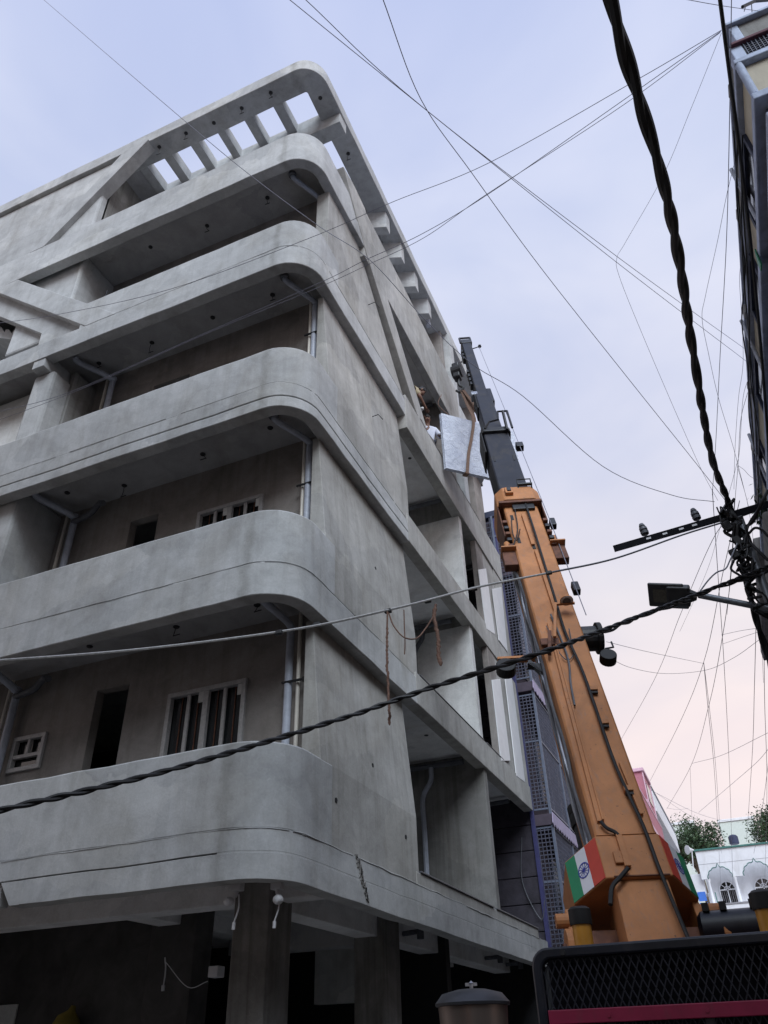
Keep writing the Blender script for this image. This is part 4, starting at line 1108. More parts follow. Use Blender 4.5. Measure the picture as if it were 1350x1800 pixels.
# ================================================================ PEOPLE on the fourth balcony
def skin_mesh(name, mat, joints, edges, parent, root=0, sub=2):
    """joints: name -> (position, radius)"""
    keys = list(joints); idx = {k: i for i, k in enumerate(keys)}
    me = bpy.data.meshes.new(name)
    me.from_pydata([joints[k][0] for k in keys], [(idx[a], idx[b_]) for a, b_ in edges], [])
    o = bpy.data.objects.new(name, me); col.objects.link(o)
    md = o.modifiers.new('skin', 'SKIN')
    md.use_smooth_shade = True
    if not me.skin_vertices:
        bm = bmesh.new(); bm.from_mesh(me); bm.verts.layers.skin.verify(); bm.to_mesh(me); bm.free()
    for k in keys:
        r = joints[k][1]
        sv = me.skin_vertices[0].data[idx[k]]
        sv.radius = (r, r) if not isinstance(r, tuple) else r
        sv.use_root = (idx[k] == root)
    s_ = o.modifiers.new('sub', 'SUBSURF'); s_.levels = sub; s_.render_levels = sub
    me.materials.append(MATS[mat])
    if parent is not None:
        o.parent = parent; o.matrix_parent_inverse = INV[parent.name]
    remember(o)
    return o

def person(label, foot, face, lean, head_turn, arms, shirt, name='person'):
    """foot: ground point; face: horizontal unit facing; lean: forward lean (rad); arms: list of (elbow, wrist) offsets in body axes (right, forward, up) from the shoulder"""
    foot = Vector(foot); f = Vector(face).normalized(); r = f.cross(Vector((0, 0, 1))).normalized(); z = Vector((0, 0, 1))
    t = thing(name, label, 'person', tuple(foot))
    hip = foot + z * 0.92
    bu = (z * math.cos(lean) + f * math.sin(lean)).normalized(); bf = (f * math.cos(lean) - z * math.sin(lean)).normalized()
    Q = lambda a, b_, c: tuple(hip + r * a + bf * b_ + bu * c)
    hd = (bu + bf * head_turn).normalized(); hf = (bf - bu * head_turn).normalized()
    neck = hip + bu * 0.54 + bf * 0.01
    hb = neck + hd * 0.10
    J = {'pelvis': (tuple(hip), 0.125), 'belly': (Q(0, 0.01, 0.18), (0.135, 0.105)), 'chest': (Q(0, 0.01, 0.38), (0.15, 0.11)), 'neck0': (tuple(neck), 0.062), 'neck1': (tuple(hb - hd * 0.02), 0.056),
         'jaw': (tuple(hb + hd * 0.05 + hf * 0.03), (0.066, 0.072)), 'skull': (tuple(hb + hd * 0.13 + hf * 0.005), (0.078, 0.092)), 'crown': (tuple(hb + hd * 0.20 - hf * 0.005), (0.055, 0.065)),
         'nose': (tuple(hb + hd * 0.085 + hf * 0.112), 0.012)}
    E = [('pelvis', 'belly'), ('belly', 'chest'), ('chest', 'neck0'), ('neck0', 'neck1'), ('neck1', 'jaw'), ('jaw', 'skull'), ('skull', 'crown'), ('jaw', 'nose')]
    SJ = {'hem': (Q(0, 0, -0.06), (0.155, 0.125)), 'w': (Q(0, 0.01, 0.16), (0.152, 0.12)), 'c': (Q(0, 0.01, 0.38), (0.172, 0.128)), 'top': (Q(0, 0.0, 0.50), (0.10, 0.085))}
    SE = [('hem', 'w'), ('w', 'c'), ('c', 'top')]
    TJ = {'p': (tuple(hip), 0.145)}; TE = []
    for sg, n_ in ((-1, 'l'), (1, 'r')):
        sh = Vector(Q(sg * 0.185, 0.0, 0.46))
        eo, wo = arms[0 if sg < 0 else 1]
        el = sh + r * eo[0] + f * eo[1] + z * eo[2]
        wr = el + r * wo[0] + f * wo[1] + z * wo[2]
        d = (wr - el).normalized()
        J['sh' + n_] = (tuple(sh), 0.058); J['el' + n_] = (tuple(el), 0.043); J['wr' + n_] = (tuple(wr), 0.028)
        palm = wr + d * 0.075
        J['pa' + n_] = (tuple(palm), (0.036, 0.018))
        E += [('chest', 'sh' + n_), ('sh' + n_, 'el' + n_), ('el' + n_, 'wr' + n_), ('wr' + n_, 'pa' + n_)]
        side = d.cross(z).normalized() if abs(d.z) < 0.95 else r
        dn = (side.cross(d)).normalized()
        for q, (off, ln) in enumerate(((-0.03, 0.07), (-0.01, 0.085), (0.01, 0.08), (0.03, 0.062))):
            a_ = palm + d * 0.03 + side * off; b2 = a_ + d * ln * 0.55 + dn * 0.012; c2 = b2 + d * ln * 0.3 + dn * 0.03
            for kk, pp in (('a', a_), ('b', b2), ('c', c2)):
                J['f%d%s%s' % (q, kk, n_)] = (tuple(pp), 0.0085)
            E += [('pa' + n_, 'f%da%s' % (q, n_)), ('f%da%s' % (q, n_), 'f%db%s' % (q, n_)), ('f%db%s' % (q, n_), 'f%dc%s' % (q, n_))]
        th = wr + d * 0.04 - side * 0.035 * sg
        J['ta' + n_] = (tuple(th), 0.011); J['tb' + n_] = (tuple(th + d * 0.045 - side * 0.02 * sg + dn * 0.02), 0.009)
        E += [('wr' + n_, 'ta' + n_), ('ta' + n_, 'tb' + n_)]
        SJ['s' + n_] = (tuple(sh), 0.078); SJ['e' + n_] = (tuple(sh.lerp(el, 0.85)), 0.066)
        SE += [('c', 's' + n_), ('s' + n_, 'e' + n_)]
        if shirt == 'shirt_white':
            SJ['e2' + n_] = (tuple(el), 0.06); SJ['w' + n_] = (tuple(el.lerp(wr, 0.7)), 0.05); SE += [('e' + n_, 'e2' + n_), ('e2' + n_, 'w' + n_)]
        hp = hip + r * sg * 0.095 - z * 0.05; kn = foot + r * sg * 0.11 + z * 0.47 + f * 0.03; an = foot + r * sg * 0.11 + z * 0.08
        J['hp' + n_] = (tuple(hp), 0.088); J['kn' + n_] = (tuple(kn), 0.056); J['an' + n_] = (tuple(an), 0.038); J['to' + n_] = (tuple(an + f * 0.17 - z * 0.045), (0.04, 0.025))
        E += [('pelvis', 'hp' + n_), ('hp' + n_, 'kn' + n_), ('kn' + n_, 'an' + n_), ('an' + n_, 'to' + n_)]
        TJ['h' + n_] = (tuple(hp), 0.105); TJ['k' + n_] = (tuple(kn), 0.078); TJ['a' + n_] = (tuple(an + z * 0.02), 0.062)
        TE += [('p', 'h' + n_), ('h' + n_, 'k' + n_), ('k' + n_, 'a' + n_)]
    skin_mesh('body', 'skin', J, E, t)
    skin_mesh('shirt', shirt, SJ, SE, t, 1)
    skin_mesh('trousers', 'trousers', TJ, TE, t)
    hc = hb + hd * 0.15 - hf * 0.012
    hv = MB()
    rings = []
    for i in range(7):
        a = math.pi / 2 * i / 6
        rings.append([hc + (hf * math.cos(k_ * math.pi / 8) * 0.103 + r * math.sin(k_ * math.pi / 8) * 0.09) * math.cos(a) + hd * (0.115 * math.sin(a) - 0.02 + (-0.06 if math.cos(k_ * math.pi / 8) < 0.2 and i == 0 else 0)) for k_ in range(16)])
    hv.loft(rings)
    o = hv.build('hair', 'hair', t, 0, True, 80)
    for sg in (-1, 1):
        ep = hb + hd * 0.115 + hf * 0.088 + r * sg * 0.032
        part(MB().lathe(ep - hf * 0.004, hf, [(0.004, 0), (0.012, 0.003), (0.011, 0.007), (0.002, 0.01)], 8), 'eye', 'hair', t)
        ea = hb + hd * 0.09 - hf * 0.005 + r * sg * 0.085
        part(MB().obox(ea, hf, hd, r, 0.016, 0.03, 0.008), 'ear', 'skin', t, 0.006)
    part(MB().obox(hb + hd * 0.045 + hf * 0.098, r, hd, hf, 0.024, 0.005, 0.006), 'mouth', 'maroon', t)
    return t
FZ = 12.752
person('worker in ochre shirt and dark trousers leaning over the balcony edge with hands out', (-4.44, 11.80, FZ), (0.75, 0.66, 0), 1.02, -0.25,
       [((-0.08, 0.06, -0.26), (0.12, 0.12, -0.18)), ((0.08, 0.06, -0.26), (-0.10, 0.14, -0.16))], 'shirt_ochre')
person('worker in a white long-sleeved shirt standing at the balcony edge behind the slabs', (-4.34, 13.55, FZ), (0.45, -0.89, 0), 0.05, 0.18,
       [((-0.12, 0.02, -0.26), (0.05, 0.18, -0.12)), ((0.1, 0.04, -0.26), (0.02, 0.2, -0.1))], 'shirt_white')
tag(MB().lathe((-3.99, 12.148, 13.502), (0.5, 0.3, 0.6), [(0.015, -.05), (0.04, -.03), (0.05, 0.0), (0.03, 0.05), (0.01, 0.07)], 10).build('cloth_bundle', 'cloth_white', None, 0, True), 'white cloth bundle held in the hands of the leaning worker', 'cloth')

# ================================================================ PURPLE HOUSE next door
P = thing('purple_house', 'narrow dark purple stone house with light blue window grilles next to the concrete building', 'building', (-7, 22, 0))
part(MB().box(-12, -3.99, 18.08, 26.5, 0, 14.2), 'wall', 'purple_paint', P)
nz = 26
for i in range(nz):                                         # rough stone courses of the side wall
    z0 = 0.02 + i * 0.53
    part(MB().box(-9.0, -3.975, 18.02, 18.10, z0, z0 + 0.515), 'stone_course', 'purple_stone', P, 0.012)
part(MB().box(-4.05, -3.955, 17.97, 18.03, 0, 14.2), 'corner_trim', 'violet_blue', P, 0.006)
part(MB().box(-12, -3.4, 18.0, 26.6, 14.28, 14.5), 'roof_slab', 'navy', P, 0.02)
def grille(y0, y1, x, z0, z1, sp, name='grille'):
    mb = MB()
    z = z0
    while z <= z1:
        mb.box(x - 0.008, x + 0.008, y0, y1, z - 0.011, z + 0.011); z += sp
    y = y0
    while y <= y1:
        mb.box(x + 0.009, x + 0.021, y - 0.008, y + 0.008, z0, z1); y += sp
    return part(mb, name, 'mesh_steel', P, kind='stuff')
def grille_s(x0, x1, y, z0, z1, sp):
    mb = MB()
    z = z0
    while z <= z1:
        mb.box(x0, x1, y - 0.008, y + 0.008, z - 0.011, z + 0.011); z += sp
    x = x0
    while x <= x1 + 0.001:
        mb.box(x - 0.008, x + 0.008, y - 0.021, y - 0.009, z0, z1); x += sp
    return part(mb, 'grille', 'mesh_steel', P, kind='stuff')
CX = -3.60
floors = [(3.15, 5.75), (6.15, 8.85), (9.3, 12.4)]
for z0, z1 in floors:
    grille(18.06, 26.2, CX, z0, z1, 0.11)
    grille_s(-3.95, CX - 0.02, 18.05, z0, z1, 0.085)
    for y in (18.04, 20.0, 22.0, 24.0, 26.2):
        part(MB().box(CX - 0.02, CX + 0.045, y - 0.025, y + 0.025, z0 - 0.15, z1 + 0.1), 'grille_post', 'blue_steel', P, 0.006)
    for z in (z0, (z0 + z1) / 2 + 0.2, z1):
        part(MB().box(CX - 0.01, CX + 0.03, 18.04, 26.2, z - 0.02, z + 0.02), 'grille_rail', 'blue_steel', P, 0.004)
        part(MB().box(-3.96, CX, 18.03, 18.06, z - 0.02, z + 0.02), 'grille_rail', 'blue_steel', P, 0.004)
    part(MB().box(-3.98, CX + 0.03, 18.0, 26.3, z0 - 0.36, z0 - 0.12), 'balcony_slab', 'purple_paint', P, 0.01)
    # scalloped valance below each slab edge
    prof = [(18.0, z0 - 0.10)]
    prof += [(26.3, z0 - 0.10)]
    y = 26.3
    while y > 18.05:
        prof += [(y, z0 - 0.34), (y - 0.12, z0 - 0.42), (y - 0.24, z0 - 0.34)]; y -= 0.24
    part(MB().prism(prof, 'x', CX + 0.05, CX + 0.065), 'valance', 'lilac', P)
    for y in (19.2, 21.4, 23.6):                             # window behind the grille
        w = part(MB().box(-3.985, -3.965, y, y + 1.2, z0 + 0.5, z1 - 0.2), 'window', 'dark_glass', P)
        part(MB().box(-3.98, -3.95, y - .06, y, z0 + 0.44, z1 - 0.14).box(-3.98, -3.95, y + 1.2, y + 1.26, z0 + 0.44, z1 - 0.14).box(-3.98, -3.95, y, y + 1.2, z1 - 0.2, z1 - 0.14), 'frame', 'blue_steel', w)
# framed window in the street grille low down
part(MB().box(CX + 0.03, CX + 0.07, 18.5, 18.55, 3.1, 5.0).box(CX + 0.03, CX + 0.07, 19.5, 19.55, 3.1, 5.0).box(CX + 0.03, CX + 0.07, 18.55, 19.5, 4.95, 5.0).box(CX + 0.03, CX + 0.07, 18.98, 19.03, 3.1, 4.95), 'grille_frame', 'blue_steel', P, 0.004)
# coarse roof-level lattice facing the camera, and its purple panel
mb = MB()
z = 12.55
while z < 14.25:
    mb.box(-5.2, CX, 18.00, 18.016, z - 0.014, z + 0.014); z += 0.155
x = -5.2
while x < CX:
    mb.box(x - 0.012, x + 0.012, 17.985, 18.0, 12.5, 14.25); x += 0.155
part(mb, 'roof_lattice', 'mesh_steel', P, kind='stuff')
for x in (-4.05, CX):
    part(MB().box(x - 0.03, x + 0.03, 17.95, 18.0, 12.2, 14.28), 'lattice_post', 'blue_steel', P, 0.005)
part(MB().box(-4.05, CX, 17.955, 17.985, 13.55, 13.61), 'lattice_rail', 'blue_steel', P)
part(MB().box(-4.9, -4.06, 17.975, 18.0, 12.3, 13.3), 'panel', 'purple_paint', P)
grille(18.06, 26.2, CX, 12.55, 14.2, 0.155)
part(MB().box(-5.3, CX, 18.03, 26.2, 12.3, 12.5), 'balcony_slab', 'purple_paint', P)
# loose silver sheet tucked behind the second grille
nv, nf = [], []
for i in range(13):
    for j in range(25):
        p = Vector((CX - 0.10, 18.2 + i * 0.14, 10.0 + j * 0.1))
        nv.append((p.x + noise.noise(p * 2.3) * 0.09, p.y, p.z + noise.noise(p * 1.7) * 0.05))
for i in range(12):
    for j in range(24):
        q = i * 25 + j; nf.append((q, q + 1, q + 26, q + 25))
nv2 = [(x - 0.02, y, z) for x, y, z in nv]
tag(MB().add(nv, nf).add(nv2, [tuple(reversed(q)) for q in nf]).build('silver_sheet', 'foil', None, 0, True), 'crumpled silver sheet hung behind the purple house grille', 'sheet')
tag(MB().tube(catmull([(-4.3, 18.0, 5.6), (-4.4, 17.98, 4.7), (-4.1, 17.96, 3.95), (-3.96, 17.96, 4.3)], 8), 0.010, 5).build('loose_cable', 'pvc_dark'), 'slack dark cable drooping across the purple stone side wall', 'cable')

# ================================================================ PINK HOUSE further along
Q = thing('pink_house', 'pink house with stepped balconies beyond the crane boom', 'building', (-6, 36, 0))
part(MB().box(-11, -3.35, 30.5, 37.2, 0, 11.1), 'wall', 'pink_wall', Q, 0.03)
part(MB().box(-11, -3.25, 30.4, 37.3, 11.1, 11.25), 'roof_slab', 'pink_trim', Q, 0.02)
part(MB().box(-4.4, -3.0, 37.4, 39.8, 9.4, 12.1), 'stair_tower', 'pink_wall', Q, 0.03)
part(MB().box(-4.5, -2.92, 37.3, 39.9, 12.1, 12.25), 'roof_slab', 'pink_trim', Q, 0.02)
part(MB().box(-4.2, -3.1, 37.36, 37.41, 9.5, 10.7), 'panel', 'maroon', Q, 0.01)
for y in (37.38, 39.72):
    part(MB().box(-3.02, -2.97, y, y + 0.12, 9.4, 12.1), 'edge_trim', 'pink_trim', Q, 0.006)
part(MB().box(-3.35, -3.28, 30.5, 37.2, 10.3, 10.42), 'string_course', 'pink_trim', Q, 0.01)
part(MB().box(-4.35, -3.02, 37.34, 37.42, 10.72, 10.86), 'string_course', 'pink_trim', Q, 0.01)
part(MB().box(-3.02, -2.975, 37.9, 39.2, 10.9, 11.7), 'window', 'dark_glass', Q)
part(MB().box(-3.37, -3.34, 33.2, 34.6, 9.9, 10.7), 'window', 'maroon', Q)
for z in (3.3, 6.3, 9.3):
    part(MB().box(-3.4, -2.85, 30.6, 39.8, z - 0.18, z), 'balcony_slab', 'pink_trim', Q, 0.015)
    part(MB().box(-2.95, -2.86, 30.6, 39.8, z, z + 0.75), 'parapet', 'pink_wall', Q, 0.015)
    part(MB().box(-2.97, -2.84, 30.6, 39.8, z + 0.75, z + 0.83), 'coping', 'pink_trim', Q, 0.01)
    for y in (31.4, 33.8, 36.2):
        w = part(MB().box(-3.36, -3.33, y, y + 1.3, z + 0.1, z + 1.4), 'window', 'dark_glass', Q)
        part(MB().box(-3.35, -3.30, y - .1, y, z + .05, z + 1.5).box(-3.35, -3.30, y + 1.3, y + 1.4, z + .05, z + 1.5).box(-3.35, -3.30, y, y + 1.3, z + 1.4, z + 1.5), 'frame', 'pink_trim', w)
    for y in (30.8, 34.0, 37.2, 39.6):
        part(MB().box(-3.0, -2.82, y, y + 0.2, z - 3.0, z - 0.18), 'pillar', 'pink_trim', Q, 0.015)
for i, (y, w_) in enumerate(((34.4, .3), (34.8, .22))):
    part(MB().lathe((-3.3, y, 11.25), (0, 0, 1), [(0.10, 0), (0.13, 0.12), (0.1, 0.26), (0.04, 0.4), (0.02, 0.7)], 10), 'finial', 'pink_trim', Q, smooth=True)
W2 = thing('white_balcony_house', 'pale house with stacked white curved balconies behind the pink house', 'building', (-5, 46, 0))
part(MB().box(-12, -3.65, 40.2, 52.0, 0, 13.0), 'wall', 'white_wall', W2, 0.03)
for z in (4.9, 8.1, 11.2):
    for q in (0,):
        part(MB().box(-3.7, -2.95, 40.4, 50.8, z - 0.2, z), 'balcony_slab', 'white_wall', W2, 0.03)
        part(MB().box(-3.05, -2.96, 40.4, 50.8, z, z + 0.75), 'parapet', 'white_wall', W2, 0.02)
        mb = MB()
        for i in range(20):
            mb.box(-3.03, -2.98, 40.5 + i * 0.52, 40.54 + i * 0.52, z + 0.75, z + 1.0)
        mb.box(-3.05, -2.96, 40.4, 50.8, z + 0.98, z + 1.03)
        part(mb, 'railing', 'steel', W2)
    for y in (42.4, 45.0, 47.6, 50.0):
        part(MB().box(-3.67, -3.63, y, y + 1.3, z + 0.1, z + 1.7), 'window', 'dark_glass', W2)

# ================================================================ WHITE HOUSE with scalloped arches at the end of the street
A_ = thing('arched_white_house', 'white house with scalloped arches and grilled arched windows at the street end', 'building', (0.8, 53, 0))
YF = 50.0
ztop = 10.844
xl = -2.097
def cusped(xc, zs, w, h, n=7):
    """lobed arch outline from left spring to right spring"""
    P_ = []
    for i in range(n):
        a0 = math.pi - math.pi * i / n; a1 = math.pi - math.pi * (i + 1) / n
        for j in range(5):
            a = a0 + (a1 - a0) * j / 4
            k = 1.0 + 0.07 * math.sin(math.pi * j / 4)
            P_.append((xc + w * k * math.cos(a), zs + h * k * math.sin(a) + (0.16 if i == n // 2 and j == 2 else 0)))
    return P_
zs = 9.385
x1c, x2c = -1.108, 0.806
arch1 = cusped(x1c, zs, 0.62, 0.55); arch2 = cusped(x2c, zs, 0.68, 0.62)
x3c = x2c + 1.75
arch3 = cusped(x3c, zs, 0.66, 0.6)
xr = 5.5
front = [(xl, ztop), (xl, zs)] + arch1 + arch2 + arch3 + [(xr, zs), (xr, ztop)]
part(MB().prism(front, 'y', YF, YF + 0.25), 'arcade_front', 'white_wall', A_)
for ar in (arch1, arch2, arch3):
    part(MB().tube([(p[0], YF - 0.02, p[1]) for p in ar], 0.022, 6), 'arch_moulding', 'teal', A_)
part(MB().box(xl - 0.08, xr, YF - 0.08, YF + 0.3, ztop, ztop + 0.09), 'coping', 'teal', A_, 0.01)
part(MB().box(xl, xr, YF - 0.006, YF, zs + 0.75, zs + 0.77), 'render_joint', 'steel', A_)
part(MB().box(xl + 0.15, xr, YF + 1.2, YF + 8, 0, ztop - 0.1), 'wall', 'white_wall', A_)
zb = 8.004
part(MB().box(xl - 0.3, xr, YF - 0.6, YF + 1.2, zb - 0.65, zb - 0.03), 'balcony', 'white_wall', A_, 0.02)
part(MB().box(xl - 0.32, xr, YF - 0.63, YF - 0.5, zb - 0.03, zb + 0.05), 'balcony_rail', 'steel', A_)
part(MB().box(xl - 0.3, xr, YF - 0.5, YF + 1.2, 0, zb - 0.65), 'lower_wall', 'white_wall', A_)
for x in (xl + 0.32, x1c + 0.72, x2c + 0.85):
    part(MB().lathe((x, YF + 0.12, zb - 0.1), (0, 0, 1), [(0.12, 0), (0.12, 0.1), (0.08, 0.15), (0.08, zs - zb - 0.05), (0.12, zs - zb + 0.05), (0.12, zs - zb + 0.12)], 12), 'column', 'white_wall', A_, smooth=True)
for xc, w in ((x1c + 0.18, 0.42), (x2c + 0.15, 0.46), (x3c + 0.1, 0.45)):
    zt_ = zb + 1.35
    ap = [(xc - w, zb), (xc - w, zt_ - w)] + [(xc - w * math.cos(a), zt_ - w + w * math.sin(a)) for a in [math.pi * i / 14 for i in range(1, 14)]] + [(xc + w, zt_ - w), (xc + w, zb)]
    wo = part(MB().prism(ap, 'y', YF + 1.15, YF + 1.19), 'arched_window', 'dark_glass', A_)
    fr = MB()
    fr.tube([(p[0], YF + 1.12, p[1]) for p in ap], 0.035, 6)
    fr.box(xc - 0.03, xc + 0.03, YF + 1.09, YF + 1.14, zb, zt_)
    fr.box(xc - w, xc + w, YF + 1.09, YF + 1.14, zt_ - w - 0.03, zt_ - w + 0.03)
    for a in (0.25, 0.5, 0.75):
        t_ = math.pi * a
        fr.tube([(xc, YF + 1.11, zt_ - w), (xc - w * math.cos(t_), YF + 1.11, zt_ - w + w * math.sin(t_))], 0.02, 5)
    fr.tube([(xc - 0.4 * w * math.cos(a), YF + 1.11, zt_ - w + 0.4 * w * math.sin(a)) for a in [math.pi * i / 10 for i in range(11)]], 0.018, 5)
    part(fr, 'frame', 'white_wall', wo)
    gr = MB()
    for i in range(1, 8):
        x = xc - w + 2 * w * i / 8
        gr.box(x - 0.008, x + 0.008, YF + 1.12, YF + 1.135, zb, zt_ - w)
    part(gr, 'grille', 'steel', wo, kind='stuff')
part(MB().box(xl - 0.55, xl + 0.05, YF + 0.3, YF + 1.5, zb + 0.7, zs + 0.35), 'side_parapet', 'white_wall', A_)
for z0, z1 in ((zb - 0.05, zb + 0.28), (zb + 0.36, zb + 0.82)):
    part(MB().box(xl - 0.42, xl + 0.0, YF + 0.28, YF + 0.33, z0, z1), 'blue_panel', 'blue_tarp', A_)
for i in range(4):
    part(MB().box(xl + 0.12 + i * 0.12, xl + 0.17 + i * 0.12, YF + 0.34, YF + 0.38, zb - 0.05, zb + 0.75), 'baluster', 'teal' if i % 2 else 'white_wall', A_)
tag(MB().lathe((0.079, 54, 11.754), (0, 0, 1), [(0.26, 0), (0.28, 0.06), (0.28, 0.42), (0.2, 0.5), (0.08, 0.54)], 16).build('water_tank', 'navy', None, 0, True), 'small dark round water tank on the roof behind the arched house', 'water tank')
tag(MB().lathe((-2.263, 49, 10.766), (-0.8, -0.6, 0), [(0.03, -.2), (0.06, -.1), (0.12, .05), (0.24, .2), (0.25, .22)], 14).tube([(-2.204, 49, 10.759), (-2.37, 49, 9.723)], 0.03, 6).build('horn_speaker', 'white_wall', None, 0, True), 'pale horn speaker on a post at the corner of the arched roof', 'speaker')
for lab, (a, b_), y, zt_ in (('pale green block left of the far trees', (-8.452, -3.100), 85, 19.879),
                             ('pale green block showing between the two far trees', (-0.824, 2.428), 88, 20.273)):
    t = thing('far_block', lab, 'building', ((a + b_) / 2, y + 4, 0), 'far pale apartment blocks')
    part(MB().box(a, b_, y, y + 9, 0, zt_), 'wall', 'pale_green', t, 0.05)
    part(MB().box(a - 0.1, b_ + 0.1, y - 0.1, y + 9.1, zt_, zt_ + 0.25), 'coping', 'white_wall', t, 0.03)
    for zz in (zt_ - 3.2, zt_ - 6.4):
        part(MB().box(a - 0.05, b_ + 0.05, y - 0.06, y, zz, zz + 0.15), 'floor_line', 'white_wall', t)

# ================================================================ TREES
def tree(label, base, height, crown_c, crown_r, seed, nleaf=5200):
    random.seed(seed)
    t = thing('leafy_tree', label, 'tree', base, 'trees behind the arched house')
    base = Vector(base); crown_c = Vector(crown_c); R3 = Vector(crown_r)
    trunk = MB()
    top_ = crown_c + Vector((0, 0, -R3.z * 0.3))
    trunk.tube(catmull([base, base.lerp(top_, 0.5) + Vector((0.2, 0, 0)), top_], 6), 0.32, 9, 0.16)
    tips = []
    for i in range(34):
        a = random.uniform(0, 2 * math.pi); e_ = random.uniform(-0.25, 1.0); rr_ = random.uniform(0.55, 1.0)
        d = Vector((math.cos(a) * math.sqrt(1 - min(1, e_ * e_)), math.sin(a) * math.sqrt(1 - min(1, e_ * e_)), e_))
        tip = crown_c + Vector((d.x * R3.x, d.y * R3.y, d.z * R3.z)) * rr_
        mid = top_.lerp(tip, 0.5) + Vector((random.uniform(-.3, .3), random.uniform(-.3, .3), random.uniform(0, .4)))
        trunk.tube(catmull([top_ + Vector((0, 0, random.uniform(-.8, .3))), mid, tip], 4), 0.09, 5, 0.02)
        tips.append((tip, random.uniform(0.45, 0.95)))
        tips.append((mid, random.uniform(0.35, 0.7)))
    part(trunk, 'trunk', 'bark', t, smooth=True)
    lv, lf = [], []
    for i in range(nleaf):
        c, r = random.choice(tips)
        while True:
            p = Vector((random.gauss(0, 0.5), random.gauss(0, 0.5), random.gauss(0, 0.42)))
            if p.length < 1.25: break
        p = c + p * r
        s = random.uniform(0.06, 0.13)
        d = Vector((random.gauss(0, 1), random.gauss(0, 1), random.gauss(-0.3, 0.7))).normalized()
        x = d.cross(Vector((random.gauss(0, 1), random.gauss(0, 1), random.gauss(0, 1)))).normalized()
        o_ = len(lv)
        lv += [p, p + d * s + x * s * 0.45, p + d * s * 2.1, p + d * s - x * s * 0.45]
        lf.append((o_, o_ + 1, o_ + 2, o_ + 3))
    part(MB().add(lv, lf), 'crown', 'leaves', t)
c1 = Vector((-2.246, 60, 12.84))
tree('broad dark green tree left of the arched white house roof', (c1.x - 0.3, 60, 0), 14, (c1.x - 0.3, c1.y, c1.z - 0.1), (1.95, 2.2, 2.2), 21, 8500)
c2 = Vector((2.231, 62, 13.83))
tree('bushy green tree at the right edge above the arched house roof', (c2.x + 0.9, 62, 0), 14, (c2.x + 0.7, c2.y, c2.z - 0.1), (1.8, 2.2, 1.9), 8, 7000)

# ================================================================ HOUSE ON THE RIGHT
Rh = thing('cream_house', 'cream house with blue-grey ledges at the right edge above the street', 'building', (4.5, 9.5, 0))
part(MB().box(2.16, 9.0, 5.16, 15.5, 0, 9.22), 'wall', 'cream_wall', Rh, 0.02)
part(MB().box(2.10, 9.0, 5.10, 15.5, 9.33, 9.95), 'wall', 'cream_wall', Rh, 0.015)
part(MB().box(2.015, 9.0, 5.02, 15.6, 9.22, 9.33), 'ledge', 'trim_blue', Rh, 0.012)
part(MB().box(2.035, 9.0, 5.03, 15.6, 9.95, 10.03), 'ledge', 'trim_blue', Rh, 0.012)
for z0, z1, x, mt in ((9.06, 9.16, 2.10, 'navy'), (8.74, 9.06, 2.07, 'trim_blue'), (8.62, 8.74, 2.11, 'navy'), (8.40, 8.62, 2.06, 'trim_blue'), (7.9, 8.40, 2.12, 'cream_wall'), (7.7, 7.9, 2.05, 'trim_blue')):
    part(MB().box(x, 9.0, 5.08 + (x - 2.05), 15.5, z0, z1), 'string_course', mt, Rh, 0.012)
part(MB().box(2.22, 9.0, 5.14, 5.36, 10.03, 10.40), 'vent_wall', 'concrete_rough', Rh)
part(MB().box(2.10, 2.22, 5.12, 5.30, 10.03, 10.42), 'corner_post', 'trim_blue', Rh, 0.01)
mb = MB()
for i in range(9):
    mb.box(2.23, 6.0, 5.118, 5.135, 10.05 + i * 0.04, 10.058 + i * 0.04)
for i in range(90):
    mb.box(2.23 + i * 0.04, 2.238 + i * 0.04, 5.11, 5.118, 10.03, 10.40)
part(mb, 'vent_lattice', 'navy', Rh, kind='stuff')
part(MB().box(2.12, 9.0, 5.08, 5.3, 10.40, 10.45), 'ledge', 'maroon', Rh, 0.01)
part(MB().box(2.28, 9.0, 5.12, 5.3, 10.45, 10.78), 'parapet', 'concrete_rough', Rh, 0.01)
part(MB().box(2.19, 2.28, 5.10, 5.3, 10.45, 10.78), 'corner_post', 'trim_blue', Rh, 0.01)
part(MB().box(2.17, 9.0, 5.06, 15.6, 10.78, 10.83), 'coping', 'trim_blue', Rh, 0.01)
part(MB().box(2.20, 2.34, 5.3, 15.5, 10.03, 10.78), 'parapet', 'concrete_rough', Rh, 0.01)
for i in range(6):                                           # beam ends poking through the street-side parapet
    part(MB().box(2.06, 2.22, 5.5 + i * 1.7, 5.66 + i * 1.7, 10.25, 10.40), 'beam_end', 'concrete_rough', Rh, 0.01)
part(MB().tube([(2.075, 5.07, 9.95), (2.06, 5.06, 9.33)], 0.04, 10), 'corner_trim', 'trim_blue', Rh, smooth=True)
for y in (5.9, 7.6, 9.4, 11.6, 13.4):
    w = part(MB().box(2.085, 2.098, y, y + 0.9, 9.42, 9.86), 'window', 'dark_glass', Rh)
    part(MB().box(2.06, 2.10, y - .06, y, 9.40, 9.90).box(2.06, 2.10, y + .9, y + .96, 9.40, 9.90).box(2.06, 2.10, y, y + .9, 9.86, 9.90), 'frame', 'navy', w)
